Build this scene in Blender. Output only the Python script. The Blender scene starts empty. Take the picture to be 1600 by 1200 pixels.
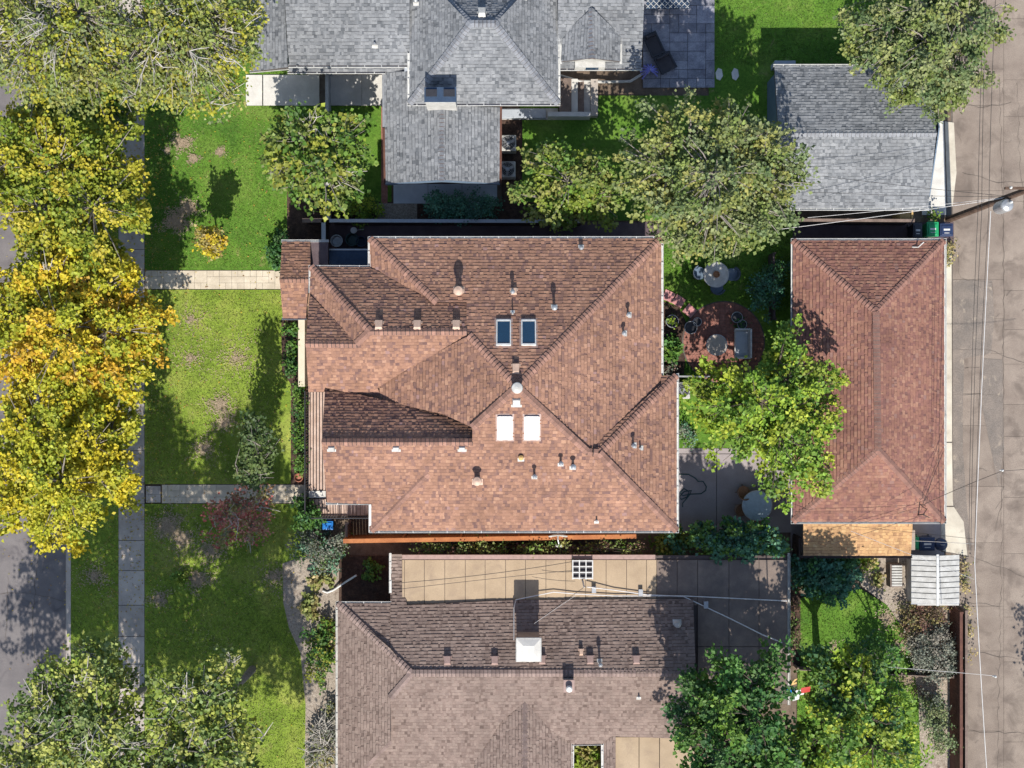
import bpy, math, random
import numpy as np
from mathutils import Vector, Matrix
random.seed(7)
R = math.radians
scene = bpy.context.scene
COL = scene.collection
H = 60.0          # camera height over the ground
S = 32.0          # photo pixels per metre on the ground

# ---------------------------------------------------------------- camera, sky, sun
cam = bpy.data.cameras.new('camera'); cam.sensor_width = 36; cam.lens = 36 * H / 50.0
cam.clip_start = 1; cam.clip_end = 900
co = bpy.data.objects.new('camera', cam); COL.objects.link(co); co.location = (0, 0, H); scene.camera = co
SUN_EL, SUN_AZ = 46.0, 178.0        # azimuth measured clockwise from +Y (up in the picture)
w = bpy.data.worlds.new('World'); scene.world = w; w.use_nodes = True
nt = w.node_tree
sky = nt.nodes.new('ShaderNodeTexSky'); sky.sky_type = 'NISHITA'; sky.sun_disc = False
sky.sun_elevation = R(SUN_EL); sky.sun_rotation = R(SUN_AZ); sky.air_density = 1.0; sky.dust_density = 0.8
bg = nt.nodes['Background']; bg.inputs[1].default_value = 0.125
nt.links.new(sky.outputs[0], bg.inputs[0])
sl = bpy.data.lights.new('sun', 'SUN'); sl.energy = 4.7; sl.angle = R(0.5); sl.color = (1, 0.95, 0.87)
so = bpy.data.objects.new('sun', sl); COL.objects.link(so)
sd = Vector((math.sin(R(SUN_AZ)) * math.cos(R(SUN_EL)), math.cos(R(SUN_AZ)) * math.cos(R(SUN_EL)), math.sin(R(SUN_EL))))
so.rotation_euler = sd.to_track_quat('Z', 'Y').to_euler()
vs = scene.view_settings; vs.view_transform = 'Standard'; vs.look = 'None'; vs.exposure = 0.45; vs.gamma = 1; vs.use_curve_mapping = False
scene.cycles.max_bounces = 6; scene.cycles.transparent_max_bounces = 8

# ---------------------------------------------------------------- helpers
def W(px, py, h=0.0):
    k = (H - h) / H
    return Vector(((px - 800) / S * k, (600 - py) / S * k, h))
def G(px, py, h=0.0):            # plan position: straight above the ground point under that pixel
    return Vector(((px - 800) / S, (600 - py) / S, h))
def lin(c):
    return tuple((v / 255 / 12.92 if v <= 10 else ((v / 255 + 0.055) / 1.055) ** 2.4) for v in c)
def tag(o, label=None, cat=None, group=None, kind=None):
    if label: o['label'] = label
    if cat: o['category'] = cat
    if group: o['group'] = group
    if kind: o['kind'] = kind
    return o
def empty(name, loc, label=None, cat=None, group=None, rz=0):
    o = bpy.data.objects.new(name, None); COL.objects.link(o); o.location = loc; o.rotation_euler[2] = rz
    o.empty_display_size = 0.3
    return tag(o, label, cat, group)
def wloc(o):
    v = Vector((0, 0, 0))
    while o is not None:
        v += o.location; o = o.parent
    return v
def link(name, me, parent=None, loc=(0, 0, 0)):
    o = bpy.data.objects.new(name, me); COL.objects.link(o); o.location = loc
    if parent is not None: o.parent = parent
    return o
class MB:
    def __init__(s): s.v = []; s.f = []; s.tone = []
    def add(s, verts, faces):
        b = len(s.v); s.v += [tuple(p) for p in verts]; s.f += [tuple(i + b for i in f) for f in faces]; return s
    def box(s, c, d, rz=0, M=None):
        x, y, z = d[0] / 2, d[1] / 2, d[2] / 2
        vs_ = [Vector((a, b, e)) for e in (-z, z) for a, b in ((-x, -y), (x, -y), (x, y), (-x, y))]
        m = M if M is not None else Matrix.Rotation(rz, 3, 'Z')
        return s.add([m @ p + Vector(c) for p in vs_], [(3, 2, 1, 0), (4, 5, 6, 7), (0, 1, 5, 4), (1, 2, 6, 5), (2, 3, 7, 6), (3, 0, 4, 7)])
    def span(s, x0, y0, x1, y1, z0, z1):
        return s.box(((x0 + x1) / 2, (y0 + y1) / 2, (z0 + z1) / 2), (abs(x1 - x0), abs(y1 - y0), z1 - z0))
    def prism(s, pts, z0, z1):
        n = len(pts)
        a = sum(pts[i][0] * pts[(i + 1) % n][1] - pts[(i + 1) % n][0] * pts[i][1] for i in range(n))
        if a < 0: pts = pts[::-1]
        return s.add([(p[0], p[1], z0) for p in pts] + [(p[0], p[1], z1) for p in pts],
                     [tuple(range(n))[::-1], tuple(range(n, 2 * n))] + [(i, (i + 1) % n, n + (i + 1) % n, n + i) for i in range(n)])
    def slab3(s, pts, t):          # polygon of 3D points, given thickness straight down
        n = len(pts)
        return s.add([tuple(p) for p in pts] + [(p[0], p[1], p[2] - t) for p in pts],
                     [tuple(range(n)), tuple(range(n, 2 * n))[::-1]] + [((i + 1) % n, i, n + i, n + (i + 1) % n) for i in range(n)])
    def tube(s, pts, r, n=6, r1=None):
        pts = [Vector(p) for p in pts]; m = len(pts)
        ring = []
        for i, p in enumerate(pts):
            d = (pts[min(i + 1, m - 1)] - pts[max(i - 1, 0)])
            if d.length < 1e-6: d = Vector((0, 0, 1))
            d.normalize()
            a = d.orthogonal().normalized() if abs(d.z) > .95 else Vector((0, 0, 1)).cross(d).normalized()
            b = d.cross(a)
            rr = r if r1 is None else r + (r1 - r) * i / (m - 1)
            ring += [p + (a * math.cos(2 * math.pi * k / n) + b * math.sin(2 * math.pi * k / n)) * rr for k in range(n)]
        f = [(i * n + k, i * n + (k + 1) % n, (i + 1) * n + (k + 1) % n, (i + 1) * n + k) for i in range(m - 1) for k in range(n)]
        f += [tuple(range(n))[::-1], tuple(range((m - 1) * n, m * n))]
        return s.add(ring, f)
    def lathe(s, prof, c, n=20, M=None):     # prof: (r, z) list
        c = Vector(c); M = M or Matrix.Identity(3); m = len(prof)
        v = [M @ Vector((r * math.cos(2 * math.pi * k / n), r * math.sin(2 * math.pi * k / n), z)) + c for r, z in prof for k in range(n)]
        f = [(i * n + k, i * n + (k + 1) % n, (i + 1) * n + (k + 1) % n, (i + 1) * n + k) for i in range(m - 1) for k in range(n)]
        f += [tuple(range(n))[::-1], tuple(range((m - 1) * n, m * n))]
        return s.add(v, f)
    def build(s, name, mat, parent=None, kind=None, bevel=0):
        off = wloc(parent) if parent is not None else Vector((0, 0, 0))
        me = bpy.data.meshes.new(name)
        me.from_pydata([(a - off.x, b - off.y, c - off.z) for a, b, c in s.v], [], s.f)
        me.materials.append(mat)
        if s.tone:
            at = me.attributes.new('tone', 'FLOAT', 'POINT'); at.data.foreach_set('value', s.tone)
        me.update()
        o = link(name, me, parent)
        if bevel:
            m = o.modifiers.new('bevel', 'BEVEL'); m.width = bevel; m.segments = 2
        if kind: o['kind'] = kind
        return o
def top(mb, name, mat, label, cat, group=None, at=None, bevel=0):     # single mesh thing with its origin at its base
    n = len(mb.v); c = at or (sum(v[0] for v in mb.v) / n, sum(v[1] for v in mb.v) / n, min(v[2] for v in mb.v))
    mb.v = [(a - c[0], b - c[1], d - c[2]) for a, b, d in mb.v]
    o = mb.build(name, mat, bevel=bevel); o.location = c
    return tag(o, label, cat, group)
def npmesh(name, V, F, mat, parent=None, col=None, attr='leaf', kind=None):
    me = bpy.data.meshes.new(name); k = F.shape[1]
    off = wloc(parent) if parent is not None else Vector((0, 0, 0))
    V = V - np.array(off[:])
    me.vertices.add(len(V)); me.vertices.foreach_set('co', V.astype('f').ravel())
    me.loops.add(F.size); me.loops.foreach_set('vertex_index', F.astype('i').ravel())
    me.polygons.add(len(F)); me.polygons.foreach_set('loop_start', np.arange(0, F.size, k, dtype='i'))
    me.polygons.foreach_set('loop_total', np.full(len(F), k, dtype='i'))
    me.update(calc_edges=True)
    if col is not None:
        a = me.attributes.new(attr, 'FLOAT_COLOR', 'POINT'); a.data.foreach_set('color', col.astype('f').ravel())
    me.materials.append(mat)
    o = link(name, me, parent)
    if kind: o['kind'] = kind
    return o

# ---------------------------------------------------------------- materials
def newmat(name):
    m = bpy.data.materials.new(name); m.use_nodes = True
    return m, m.node_tree, m.node_tree.nodes['Principled BSDF']
def ramp(nt_, stops, interp='LINEAR'):
    r = nt_.nodes.new('ShaderNodeValToRGB'); r.color_ramp.interpolation = interp
    e = r.color_ramp.elements
    while len(e) > 1: e.remove(e[-1])
    e[0].position = stops[0][0]; e[0].color = (*stops[0][1], 1)
    for p, c in stops[1:]:
        x = e.new(p); x.color = (*c, 1)
    return r
def noise(nt_, scale, detail=4, rough=.6, dist=0, pos=None):
    if pos is None:
        g = nt_.nodes.new('ShaderNodeNewGeometry'); pos = g.outputs['Position']
    n = nt_.nodes.new('ShaderNodeTexNoise'); n.inputs['Scale'].default_value = scale; n.inputs['Detail'].default_value = detail
    n.inputs['Roughness'].default_value = rough; n.inputs['Distortion'].default_value = dist
    nt_.links.new(pos, n.inputs['Vector']); return n
def mixc(nt_, fac, a, b, mode='MIX'):
    m = nt_.nodes.new('ShaderNodeMix'); m.data_type = 'RGBA'; m.blend_type = mode
    for s_, v in ((m.inputs[0], fac), (m.inputs[6], a), (m.inputs[7], b)):
        if hasattr(v, 'is_linked') or hasattr(v, 'links'): nt_.links.new(v, s_)
        elif isinstance(v, (int, float)): s_.default_value = v
        else: s_.default_value = (*v, 1)
    return m.outputs[2]
def surf(name, a, b, scale=2, rough=.85, fine=40, fa=.35, stain=None, bump=.3, metal=0, spec=.3, lo=.35, hi=.65):
    """two tones mixed by large noise, darkened and lightened by a fine grain, optional third stain colour"""
    m, t, p = newmat(name)
    n = noise(t, scale, 5); r = ramp(t, [(lo, a), (hi, b)]); t.links.new(n.outputs[0], r.inputs[0])
    f = noise(t, fine, 3, .7); fr = ramp(t, [(.3, (1 - fa,) * 3), (.7, (1 + fa * .4,) * 3)]); t.links.new(f.outputs[0], fr.inputs[0])
    c = mixc(t, 1.0, r.outputs[0], fr.outputs[0], 'MULTIPLY')
    if stain:
        sn = noise(t, stain[1], 6, .65, .5); sr = ramp(t, [(stain[2], (0, 0, 0)), (stain[3], (1, 1, 1))]); t.links.new(sn.outputs[0], sr.inputs[0])
        c = mixc(t, sr.outputs[0], c, stain[0])
    t.links.new(c, p.inputs['Base Color'])
    p.inputs['Roughness'].default_value = rough; p.inputs['Metallic'].default_value = metal
    p.inputs['Specular IOR Level'].default_value = spec
    if bump:
        bn = t.nodes.new('ShaderNodeBump'); bn.inputs['Strength'].default_value = bump; bn.inputs['Distance'].default_value = .02
        t.links.new(f.outputs[0], bn.inputs['Height']); t.links.new(bn.outputs[0], p.inputs['Normal'])
    return m
def shingle_mat(name, stops, var=.2):
    k_ = {'rust_brown_shingle': 1.08, 'grey_shingle': 1.1, 'taupe_shingle': 1.04}.get(name, 1.12); stops = [(p, tuple(q * k_ for q in c)) for p, c in stops]
    m, t, p = newmat(name)
    a = t.nodes.new('ShaderNodeAttribute'); a.attribute_name = 'tone'
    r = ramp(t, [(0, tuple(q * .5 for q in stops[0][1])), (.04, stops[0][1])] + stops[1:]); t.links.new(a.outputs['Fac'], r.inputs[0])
    n = noise(t, .35, 4); nr = ramp(t, [(.3, (1 - var,) * 3), (.7, (1 + var * .5,) * 3)]); t.links.new(n.outputs[0], nr.inputs[0])
    st = noise(t, 1.7, 5, .7, .4); sr = ramp(t, [(.35, (.86,) * 3), (.6, (1.06,) * 3)]); t.links.new(st.outputs[0], sr.inputs[0])
    g = noise(t, 45, 3, .8); gr = ramp(t, [(.3, (.68,) * 3), (.7, (1.2,) * 3)]); t.links.new(g.outputs[0], gr.inputs[0])
    c = mixc(t, 1.0, r.outputs[0], nr.outputs[0], 'MULTIPLY'); c = mixc(t, 1.0, c, gr.outputs[0], 'MULTIPLY'); c = mixc(t, 1.0, c, sr.outputs[0], 'MULTIPLY')
    t.links.new(c, p.inputs['Base Color']); p.inputs['Roughness'].default_value = .95; p.inputs['Specular IOR Level'].default_value = .15
    return m
def plain(name, c, rough=.5, metal=0, spec=.5, var=.12, sc=6):
    return surf(name, tuple(v * (1 - var) for v in c), tuple(min(1, v * (1 + var)) for v in c), sc, rough, 60, .1, None, .05, metal, spec)

M = {}
M['sh_red'] = shingle_mat('red_brown_shingle', [(0, (.15, .088, .078)), (.25, (.205, .118, .095)), (.5, (.275, .152, .104)), (.75, (.33, .185, .128)), (.93, (.385, .225, .15)), (1, (.28, .17, .15))])
M['sh_garage'] = shingle_mat('rust_brown_shingle', [(0, (.16, .085, .075)), (.3, (.22, .108, .09)), (.6, (.27, .138, .10)), (.85, (.32, .178, .125)), (1, (.24, .14, .12))])
M['sh_grey'] = shingle_mat('grey_shingle', [(0, (.105, .112, .122)), (.25, (.15, .158, .168)), (.5, (.205, .212, .222)), (.8, (.255, .262, .27)), (1, (.18, .188, .2))])
M['sh_brown'] = shingle_mat('taupe_shingle', [(0, (.135, .098, .084)), (.2, (.185, .135, .115)), (.45, (.235, .175, .15)), (.8, (.275, .21, .178)), (1, (.2, .15, .13))], .12)
M['sh_gold'] = shingle_mat('golden_shingle', [(0, (.26, .15, .08)), (.3, (.36, .21, .11)), (.65, (.44, .27, .13)), (1, (.50, .33, .17))], .15)
M['cap_red'] = surf('red_cap_shingle', (.23, .13, .10), (.32, .18, .135), 3, .95, 45, .3)
M['cap_garage'] = surf('rust_cap_shingle', (.20, .11, .09), (.28, .15, .115), 3, .95, 45, .3)
M['cap_grey'] = surf('grey_cap_shingle', (.20, .21, .23), (.30, .31, .33), 3, .95, 45, .3)
M['cap_brown'] = surf('taupe_cap_shingle', (.20, .145, .13), (.28, .21, .185), 3, .95, 45, .3)
M['deck'] = plain('roof_felt', (.09, .07, .065), .9)
M['white'] = plain('white_metal_paint', (.58, .58, .56), .45)
M['offwhite'] = surf('weathered_white_paint', (.42, .41, .38), (.56, .55, .52), 3, .6, 30, .2)
M['dark'] = plain('black_metal', (.025, .025, .03), .5)
M['galv'] = plain('galvanised_metal', (.42, .43, .44), .4, .5)
M['glass_blue'] = plain('skylight_glass', (.015, .045, .085), .06, 0, .8, .05)  # blue of the reflected sky is mixed into the glass colour
M['glass_white'] = plain('skylight_painted_glare', (.60, .62, .66), .25, 0, .5, .03)  # white stands in for glare on the glass, painted into the colour
M['tan_vent'] = plain('tan_vent_plastic', (.52, .36, .27), .6)
M['brown_vent'] = plain('brown_vent_plastic', (.32, .22, .19), .6)
M['brick'] = surf('tan_brick_wall', (.36, .22, .15), (.44, .28, .19), 6, .9, 30, .3)
M['stucco'] = surf('cream_stucco', (.62, .55, .42), (.7, .62, .48), 2, .9, 30, .1)
M['blue_side'] = surf('slate_blue_siding', (.11, .16, .22), (.15, .2, .27), 3, .7, 20, .15)
M['grey_side'] = surf('pale_grey_siding', (.36, .39, .43), (.42, .45, .49), 3, .7, 20, .1)
M['taupe_wall'] = surf('taupe_wall_paint', (.3, .24, .2), (.36, .3, .25), 3, .8, 20, .15)
M['asphalt'] = surf('street_asphalt', (.155, .14, .14), (.21, .19, .185), .6, .95, 60, .25, ((.10, .09, .095), .9, .52, .72), .4)
M['alley'] = surf('worn_alley_concrete', (.25, .20, .165), (.34, .28, .23), .7, .95, 35, .4, ((.15, .12, .10), .8, .5, .68), .5)
M['alley2'] = surf('patched_alley_asphalt', (.19, .165, .145), (.27, .225, .19), 1.1, .95, 30, .5, ((.36, .30, .235), 1.6, .58, .7), .5)
M['crack'] = surf('crack_filler', (.07, .058, .05), (.16, .135, .115), 3, .9, 30, .3)
M['conc'] = surf('sidewalk_concrete', (.40, .35, .31), (.52, .46, .40), 1.4, .9, 45, .2, ((.22, .19, .175), 1.2, .58, .8), .2)
M['path'] = surf('cream_path_paver', (.50, .43, .33), (.64, .56, .44), 2.2, .9, 40, .18, ((.36, .30, .23), 2.5, .6, .8), .2)
M['pale'] = surf('pale_concrete', (.55, .53, .49), (.68, .66, .61), 1.5, .9, 40, .15)
M['pale_blue'] = surf('pale_blue_concrete', (.46, .50, .55), (.56, .60, .64), 1.5, .8, 40, .1)
M['apron'] = surf('cream_concrete_apron', (.47, .42, .34), (.62, .57, .47), 1, .9, 40, .15, ((.3, .26, .21), 1.5, .58, .75))
M['patio'] = surf('grey_patio_concrete', (.30, .26, .26), (.38, .335, .33), .7, .9, 40, .15)
M['slate'] = surf('grey_slate_stone', (.21, .21, .25), (.34, .34, .38), 2.5, .8, 18, .35)
M['redpave'] = surf('red_clay_paver', (.26, .11, .085), (.38, .18, .14), 5, .9, 40, .3)
M['joint'] = surf('mortar_joint', (.12, .10, .09), (.17, .15, .13), 4, .95)
M['mulch'] = surf('brown_mulch', (.055, .035, .028), (.12, .075, .055), 5, 1, 30, .6, None, .8)
M['gravel'] = surf('pale_gravel', (.30, .25, .20), (.48, .41, .34), 9, 1, 28, .6, ((.17, .12, .09), 2.5, .55, .75), .8)
M['dry'] = surf('dry_bare_soil', (.26, .22, .12), (.42, .33, .22), 4, 1, 25, .4)
M['dirt'] = surf('bare_soil', (.13, .095, .07), (.22, .165, .12), 2, 1, 25, .4)
def grass_mat(name, base, blades=False):
    m, t, p = newmat(name)
    a, b, c_ = base
    n = noise(t, .45, 5, .6, .3); r = ramp(t, [(.32, a), (.5, b), (.68, c_)]); t.links.new(n.outputs[0], r.inputs[0])
    n2 = noise(t, 7, 5, .75, .8); r2 = ramp(t, [(.3, (.55,) * 3), (.7, (1.3, 1.3, 1.15))]); t.links.new(n2.outputs[0], r2.inputs[0])
    c = mixc(t, 1.0, r.outputs[0], r2.outputs[0], 'MULTIPLY')
    n4 = noise(t, 1.6, 6, .7, .6); r4 = ramp(t, [(.60, (0, 0, 0)), (.74, (.8, .8, .8))]); t.links.new(n4.outputs[0], r4.inputs[0])
    c = mixc(t, r4.outputs[0], c, (.36, .30, .14))
    t.links.new(c, p.inputs['Base Color']); p.inputs['Roughness'].default_value = .9; p.inputs['Specular IOR Level'].default_value = .1
    bn = t.nodes.new('ShaderNodeBump'); bn.inputs['Strength'].default_value = .9; bn.inputs['Distance'].default_value = .05
    n3 = noise(t, 22, 4, .8); t.links.new(n3.outputs[0], bn.inputs['Height']); t.links.new(bn.outputs[0], p.inputs['Normal'])
    return m
M['grass'] = grass_mat('front_lawn_grass', ((.15, .23, .035), (.23, .32, .05), (.34, .38, .09)))
M['grass2'] = grass_mat('lush_lawn_grass', ((.08, .18, .03), (.12, .24, .035), (.19, .29, .06)))
M['wood'] = surf('grey_brown_wood', (.16, .12, .10), (.24, .18, .15), 3, .9, 25, .3)
M['redwood'] = surf('stained_cedar', (.34, .12, .045), (.48, .19, .07), 2, .8, 25, .25)
M['darkwood'] = surf('dark_fence_wood', (.06, .045, .045), (.10, .075, .07), 3, .85, 25, .3)
M['reddark'] = surf('dark_red_fence_wood', (.10, .045, .035), (.15, .07, .05), 3, .85, 25, .3)
M['deckboard'] = surf('pale_deck_board', (.46, .32, .25), (.62, .47, .39), 2.5, .8, 25, .2)
M['pine'] = plain('raw_pine', (.55, .36, .14), .8)
M['tanroof'] = surf('tan_roof_membrane', (.36, .27, .18), (.44, .335, .225), .8, .85, 30, .15, ((.27, .20, .145), 1.0, .52, .8), .1)
M['tanroof_painted_shade'] = surf('shade_painted_tan_roof_membrane', (.15, .12, .105), (.24, .185, .15), 1.3, .85, 30, .2, ((.15, .115, .10), 1.4, .45, .7), .1)  # same tan membrane, with the tree shade painted into its colour
M['flash'] = plain('mauve_flashing', (.34, .23, .2), .7)
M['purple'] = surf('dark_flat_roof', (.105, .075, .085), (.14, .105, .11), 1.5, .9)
M['navy'] = surf('navy_wall_paint', (.03, .055, .10), (.045, .075, .13), 2, .6)
M['green_bin'] = plain('green_plastic', (.015, .30, .11), .4)
M['blue_bin'] = plain('navy_plastic', (.02, .035, .09), .4)
M['black_bin'] = plain('charcoal_plastic', (.03, .032, .042), .4)
M['blue'] = plain('bright_blue_plastic', (.01, .16, .5), .4)
M['red'] = plain('red_paint', (.4, .04, .03), .5)
M['wicker'] = surf('brown_wicker', (.28, .14, .07), (.38, .2, .11), 12, .8, 30, .4)
M['table_glass'] = plain('frosted_table_glass', (.36, .44, .47), .2)
M['terracotta'] = plain('terracotta', (.33, .13, .08), .8)
M['fabric'] = plain('charcoal_mesh_fabric', (.05, .045, .05), .8)
M['violet'] = plain('violet_fabric', (.22, .22, .62), .7)
M['pink'] = surf('pink_flagstone', (.52, .22, .22), (.66, .34, .32), 5, .85)
M['rubber'] = plain('green_rubber', (.015, .06, .06), .5)
M['wire'] = plain('black_cable', (.03, .027, .027), .7)
M['wirew'] = plain('white_cable', (.62, .6, .58), .5)
M['polewood'] = surf('weathered_pole_wood', (.08, .05, .035), (.14, .09, .065), 3, .9, 20, .3)
M['bark'] = surf('grey_bark', (.22, .19, .165), (.34, .30, .27), 6, .95, 20, .35)
M['barkd'] = surf('dark_bark', (.09, .07, .055), (.15, .12, .095), 6, .95, 20, .35)
M['twig'] = surf('pale_bare_twig', (.40, .37, .33), (.56, .52, .47), 6, .9, 20, .2)
def leaf_mat(name):
    m, t, p = newmat(name)
    a = t.nodes.new('ShaderNodeAttribute'); a.attribute_name = 'leaf'
    t.links.new(a.outputs['Color'], p.inputs['Base Color']); p.inputs['Roughness'].default_value = .55; p.inputs['Specular IOR Level'].default_value = .35
    tr = t.nodes.new('ShaderNodeBsdfTranslucent'); t.links.new(a.outputs['Color'], tr.inputs[0])
    mx = t.nodes.new('ShaderNodeMixShader'); mx.inputs[0].default_value = .28
    t.links.new(p.outputs[0], mx.inputs[1]); t.links.new(tr.outputs[0], mx.inputs[2])
    t.links.new(mx.outputs[0], t.nodes['Material Output'].inputs[0])
    return m
M['leaf'] = leaf_mat('leaf')

# ---------------------------------------------------------------- ground sheets
def sheet(name, pts, z, mat, kind='structure', label=None, cat=None, parent=None):
    v = [G(*p) for p in pts]; mb = MB(); n = len(v)
    a = sum(v[i].x * v[(i + 1) % n].y - v[(i + 1) % n].x * v[i].y for i in range(n))
    if a < 0: v = v[::-1]
    mb.add([(p.x, p.y, z) for p in v], [tuple(range(n))])
    o = mb.build(name, mat, parent); tag(o, label, cat, None, kind); return o
def rect(x0, y0, x1, y1): return [(x0, y0), (x1, y0), (x1, y1), (x0, y1)]
sheet('ground', rect(-7000, -7000, 9000, 9000), 0, M['dirt'])
sheet('street', rect(-420, -3000, 103, 4000), .004, M['asphalt'])
sheet('lawn', rect(112, -600, 186, 1800), .10, M['grass'])
sheet('lawn', rect(227, -600, 478, 422), .10, M['grass2'])
sheet('lawn', rect(227, 453, 478, 756), .10, M['grass'])
sheet('lawn', [(227, 787), (478, 787), (478, 1100), (478, 1800), (227, 1800)], .10, M['grass'])
sheet('lawn', rect(478, 120, 612, 345), .095, M['grass2'])
sheet('lawn', rect(812, 150, 1240, 345), .09, M['grass2'])
sheet('lawn', rect(1107, -600, 1465, 200), .094, M['grass2'])
sheet('lawn', rect(1034, 345, 1238, 700), .09, M['grass2'])
lawn3 = [(1247, 935), (1290, 925), (1345, 920), (1385, 945), (1412, 985), (1424, 1030), (1434, 1090), (1436, 1160), (1436, 1500), (1240, 1500)]
sheet('lawn', lawn3, .10, M['grass2'])
sheet('gravel_bed', [(1330, 868), (1425, 868), (1492, 940), (1492, 1500), (1436, 1500), (1430, 1080), (1412, 985), (1385, 945), (1345, 915)], .096, M['gravel'])
gb = [(442, 880), (470, 870), (530, 880), (530, 1500), (474, 1500), (478, 1100), (470, 1020), (452, 980), (443, 940)]
sheet('gravel_bed', gb, .108, M['gravel'])
sheet('mulch_bed', [(440, 500), (482, 500), (482, 760), (455, 760), (455, 600), (441, 580)], .108, M['mulch'])
sheet('mulch_bed', rect(449, 300, 512, 376), .106, M['mulch'])
sheet('mulch_bed', rect(484, 316, 905, 346), .109, M['mulch'])
sheet('mulch_bed', rect(784, 183, 816, 330), .11, M['mulch'])
sheet('gravel_bed', rect(590, 318, 652, 344), .116, M['gravel'])
sheet('mulch_bed', rect(596, 110, 606, 330), .112, M['redpave'])
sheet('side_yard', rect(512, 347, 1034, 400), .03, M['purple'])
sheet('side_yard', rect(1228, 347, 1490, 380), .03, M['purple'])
sheet('side_yard', rect(478, 800, 1240, 872), .03, M['dirt'])
sheet('side_yard', rect(1235, 815, 1475, 872), .034, M['patio'])
sheet('mulch_bed', rect(1233, 868, 1250, 1040), .104, M['mulch'])
sheet('mulch_bed', rect(530, 868, 612, 945), .113, M['mulch'])
sheet('mulch_bed', [(1034, 470), (1060, 480), (1075, 510), (1068, 585), (1034, 585)], .10, M['mulch'])
sheet('mulch_bed', rect(889, 1132, 936, 1290), .05, M['mulch'])
sheet('gutter_strip', rect(103, -3000, 106, 4000), .02, M['conc'])
mb = MB(); a, b = G(106, 0), G(112, 0); mb.span(a.x, -120, b.x, 120, 0, .13); mb.build('kerb', M['conc'], kind='structure')

# grass tufts standing on the lawns
def in_poly(x, y, poly):
    c = np.zeros(len(x), bool); n = len(poly)
    for i in range(n):
        x1, y1 = poly[i]; x2, y2 = poly[(i + 1) % n]
        if y1 == y2: continue
        c ^= ((y1 > y) != (y2 > y)) & (x < (x2 - x1) * (y - y1) / (y2 - y1) + x1)
    return c
rg = np.random.default_rng(5)
def tufts(poly, dens, pal, z=.095, hmax=.07):
    xs = [p[0] for p in poly]; ys = [p[1] for p in poly]
    x0, x1, y0, y1 = max(min(xs), -60), min(max(xs), 1660), max(min(ys), -60), min(max(ys), 1260)
    n = int((x1 - x0) * (y1 - y0) / S / S * dens)
    px = rg.uniform(x0, x1, n); py = rg.uniform(y0, y1, n); k = in_poly(px, py, poly); px = px[k]; py = py[k]; n = len(px)
    X = (px - 800) / S; Y = (600 - py) / S
    ang = rg.uniform(0, 2 * np.pi, n); wd = rg.uniform(.015, .035, n); hh = rg.uniform(.4, 1, n) * hmax; le = rg.uniform(.0, .06, n); la = rg.uniform(0, 2 * np.pi, n)
    V = np.zeros((n, 3, 3)); V[:, 0] = np.stack([X - np.cos(ang) * wd, Y - np.sin(ang) * wd, np.full(n, z)], 1)
    V[:, 1] = np.stack([X + np.cos(ang) * wd, Y + np.sin(ang) * wd, np.full(n, z)], 1)
    V[:, 2] = np.stack([X + np.cos(la) * le, Y + np.sin(la) * le, z + hh], 1)
    pal = np.array(pal); cl = np.sin(X * 1.3 + 2 * np.sin(Y * .9)) * .5 + np.sin(Y * 1.7 + X * .6) * .5
    idx = np.clip(((cl + rg.normal(0, .7, n)) * .25 + .5) * len(pal), 0, len(pal) - 1).astype(int)
    C = np.ones((n, 3, 4)); C[:, :, :3] = (pal[idx] * rg.uniform(.7, 1.25, (n, 1)))[:, None, :]
    o = npmesh('grass', V.reshape(-1, 3), np.arange(n * 3).reshape(n, 3), M['leaf'], None, C.reshape(-1, 4), kind='stuff')
    return o
GP = [(.17, .22, .055), (.235, .29, .075), (.31, .36, .10), (.40, .41, .16), (.46, .42, .23)]
GL = [(.09, .17, .04), (.125, .22, .05), (.17, .27, .06), (.23, .30, .08)]
tag(tufts(rect(113, -60, 185, 1260), 260, GP), 'short grass of the parkway strip beside the street', 'grass')
tag(tufts(rect(229, -60, 447, 420), 330, GL + GP[1:4]), 'short green grass of the grey house front lawn', 'grass')
tag(tufts(rect(229, 455, 440, 754), 330, GP), 'yellow green lawn grass between the two front paths', 'grass')
tag(tufts([(229, 789), (450, 789), (442, 890), (444, 940), (452, 980), (469, 1020), (477, 1100), (474, 1260), (229, 1260)], 300, GP), 'patchy lawn grass south of the lower front path', 'grass')
tag(tufts(rect(1108, -60, 1460, 102), 300, GL), 'bright green backyard grass north of the grey garage', 'grass')
tag(tufts(rect(1036, 350, 1236, 480), 300, GL), 'green grass round the shaded garden table', 'grass')
tag(tufts(lawn3, 300, GL + GP[1:2]), 'curved green lawn grass behind the taupe house', 'grass')

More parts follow.
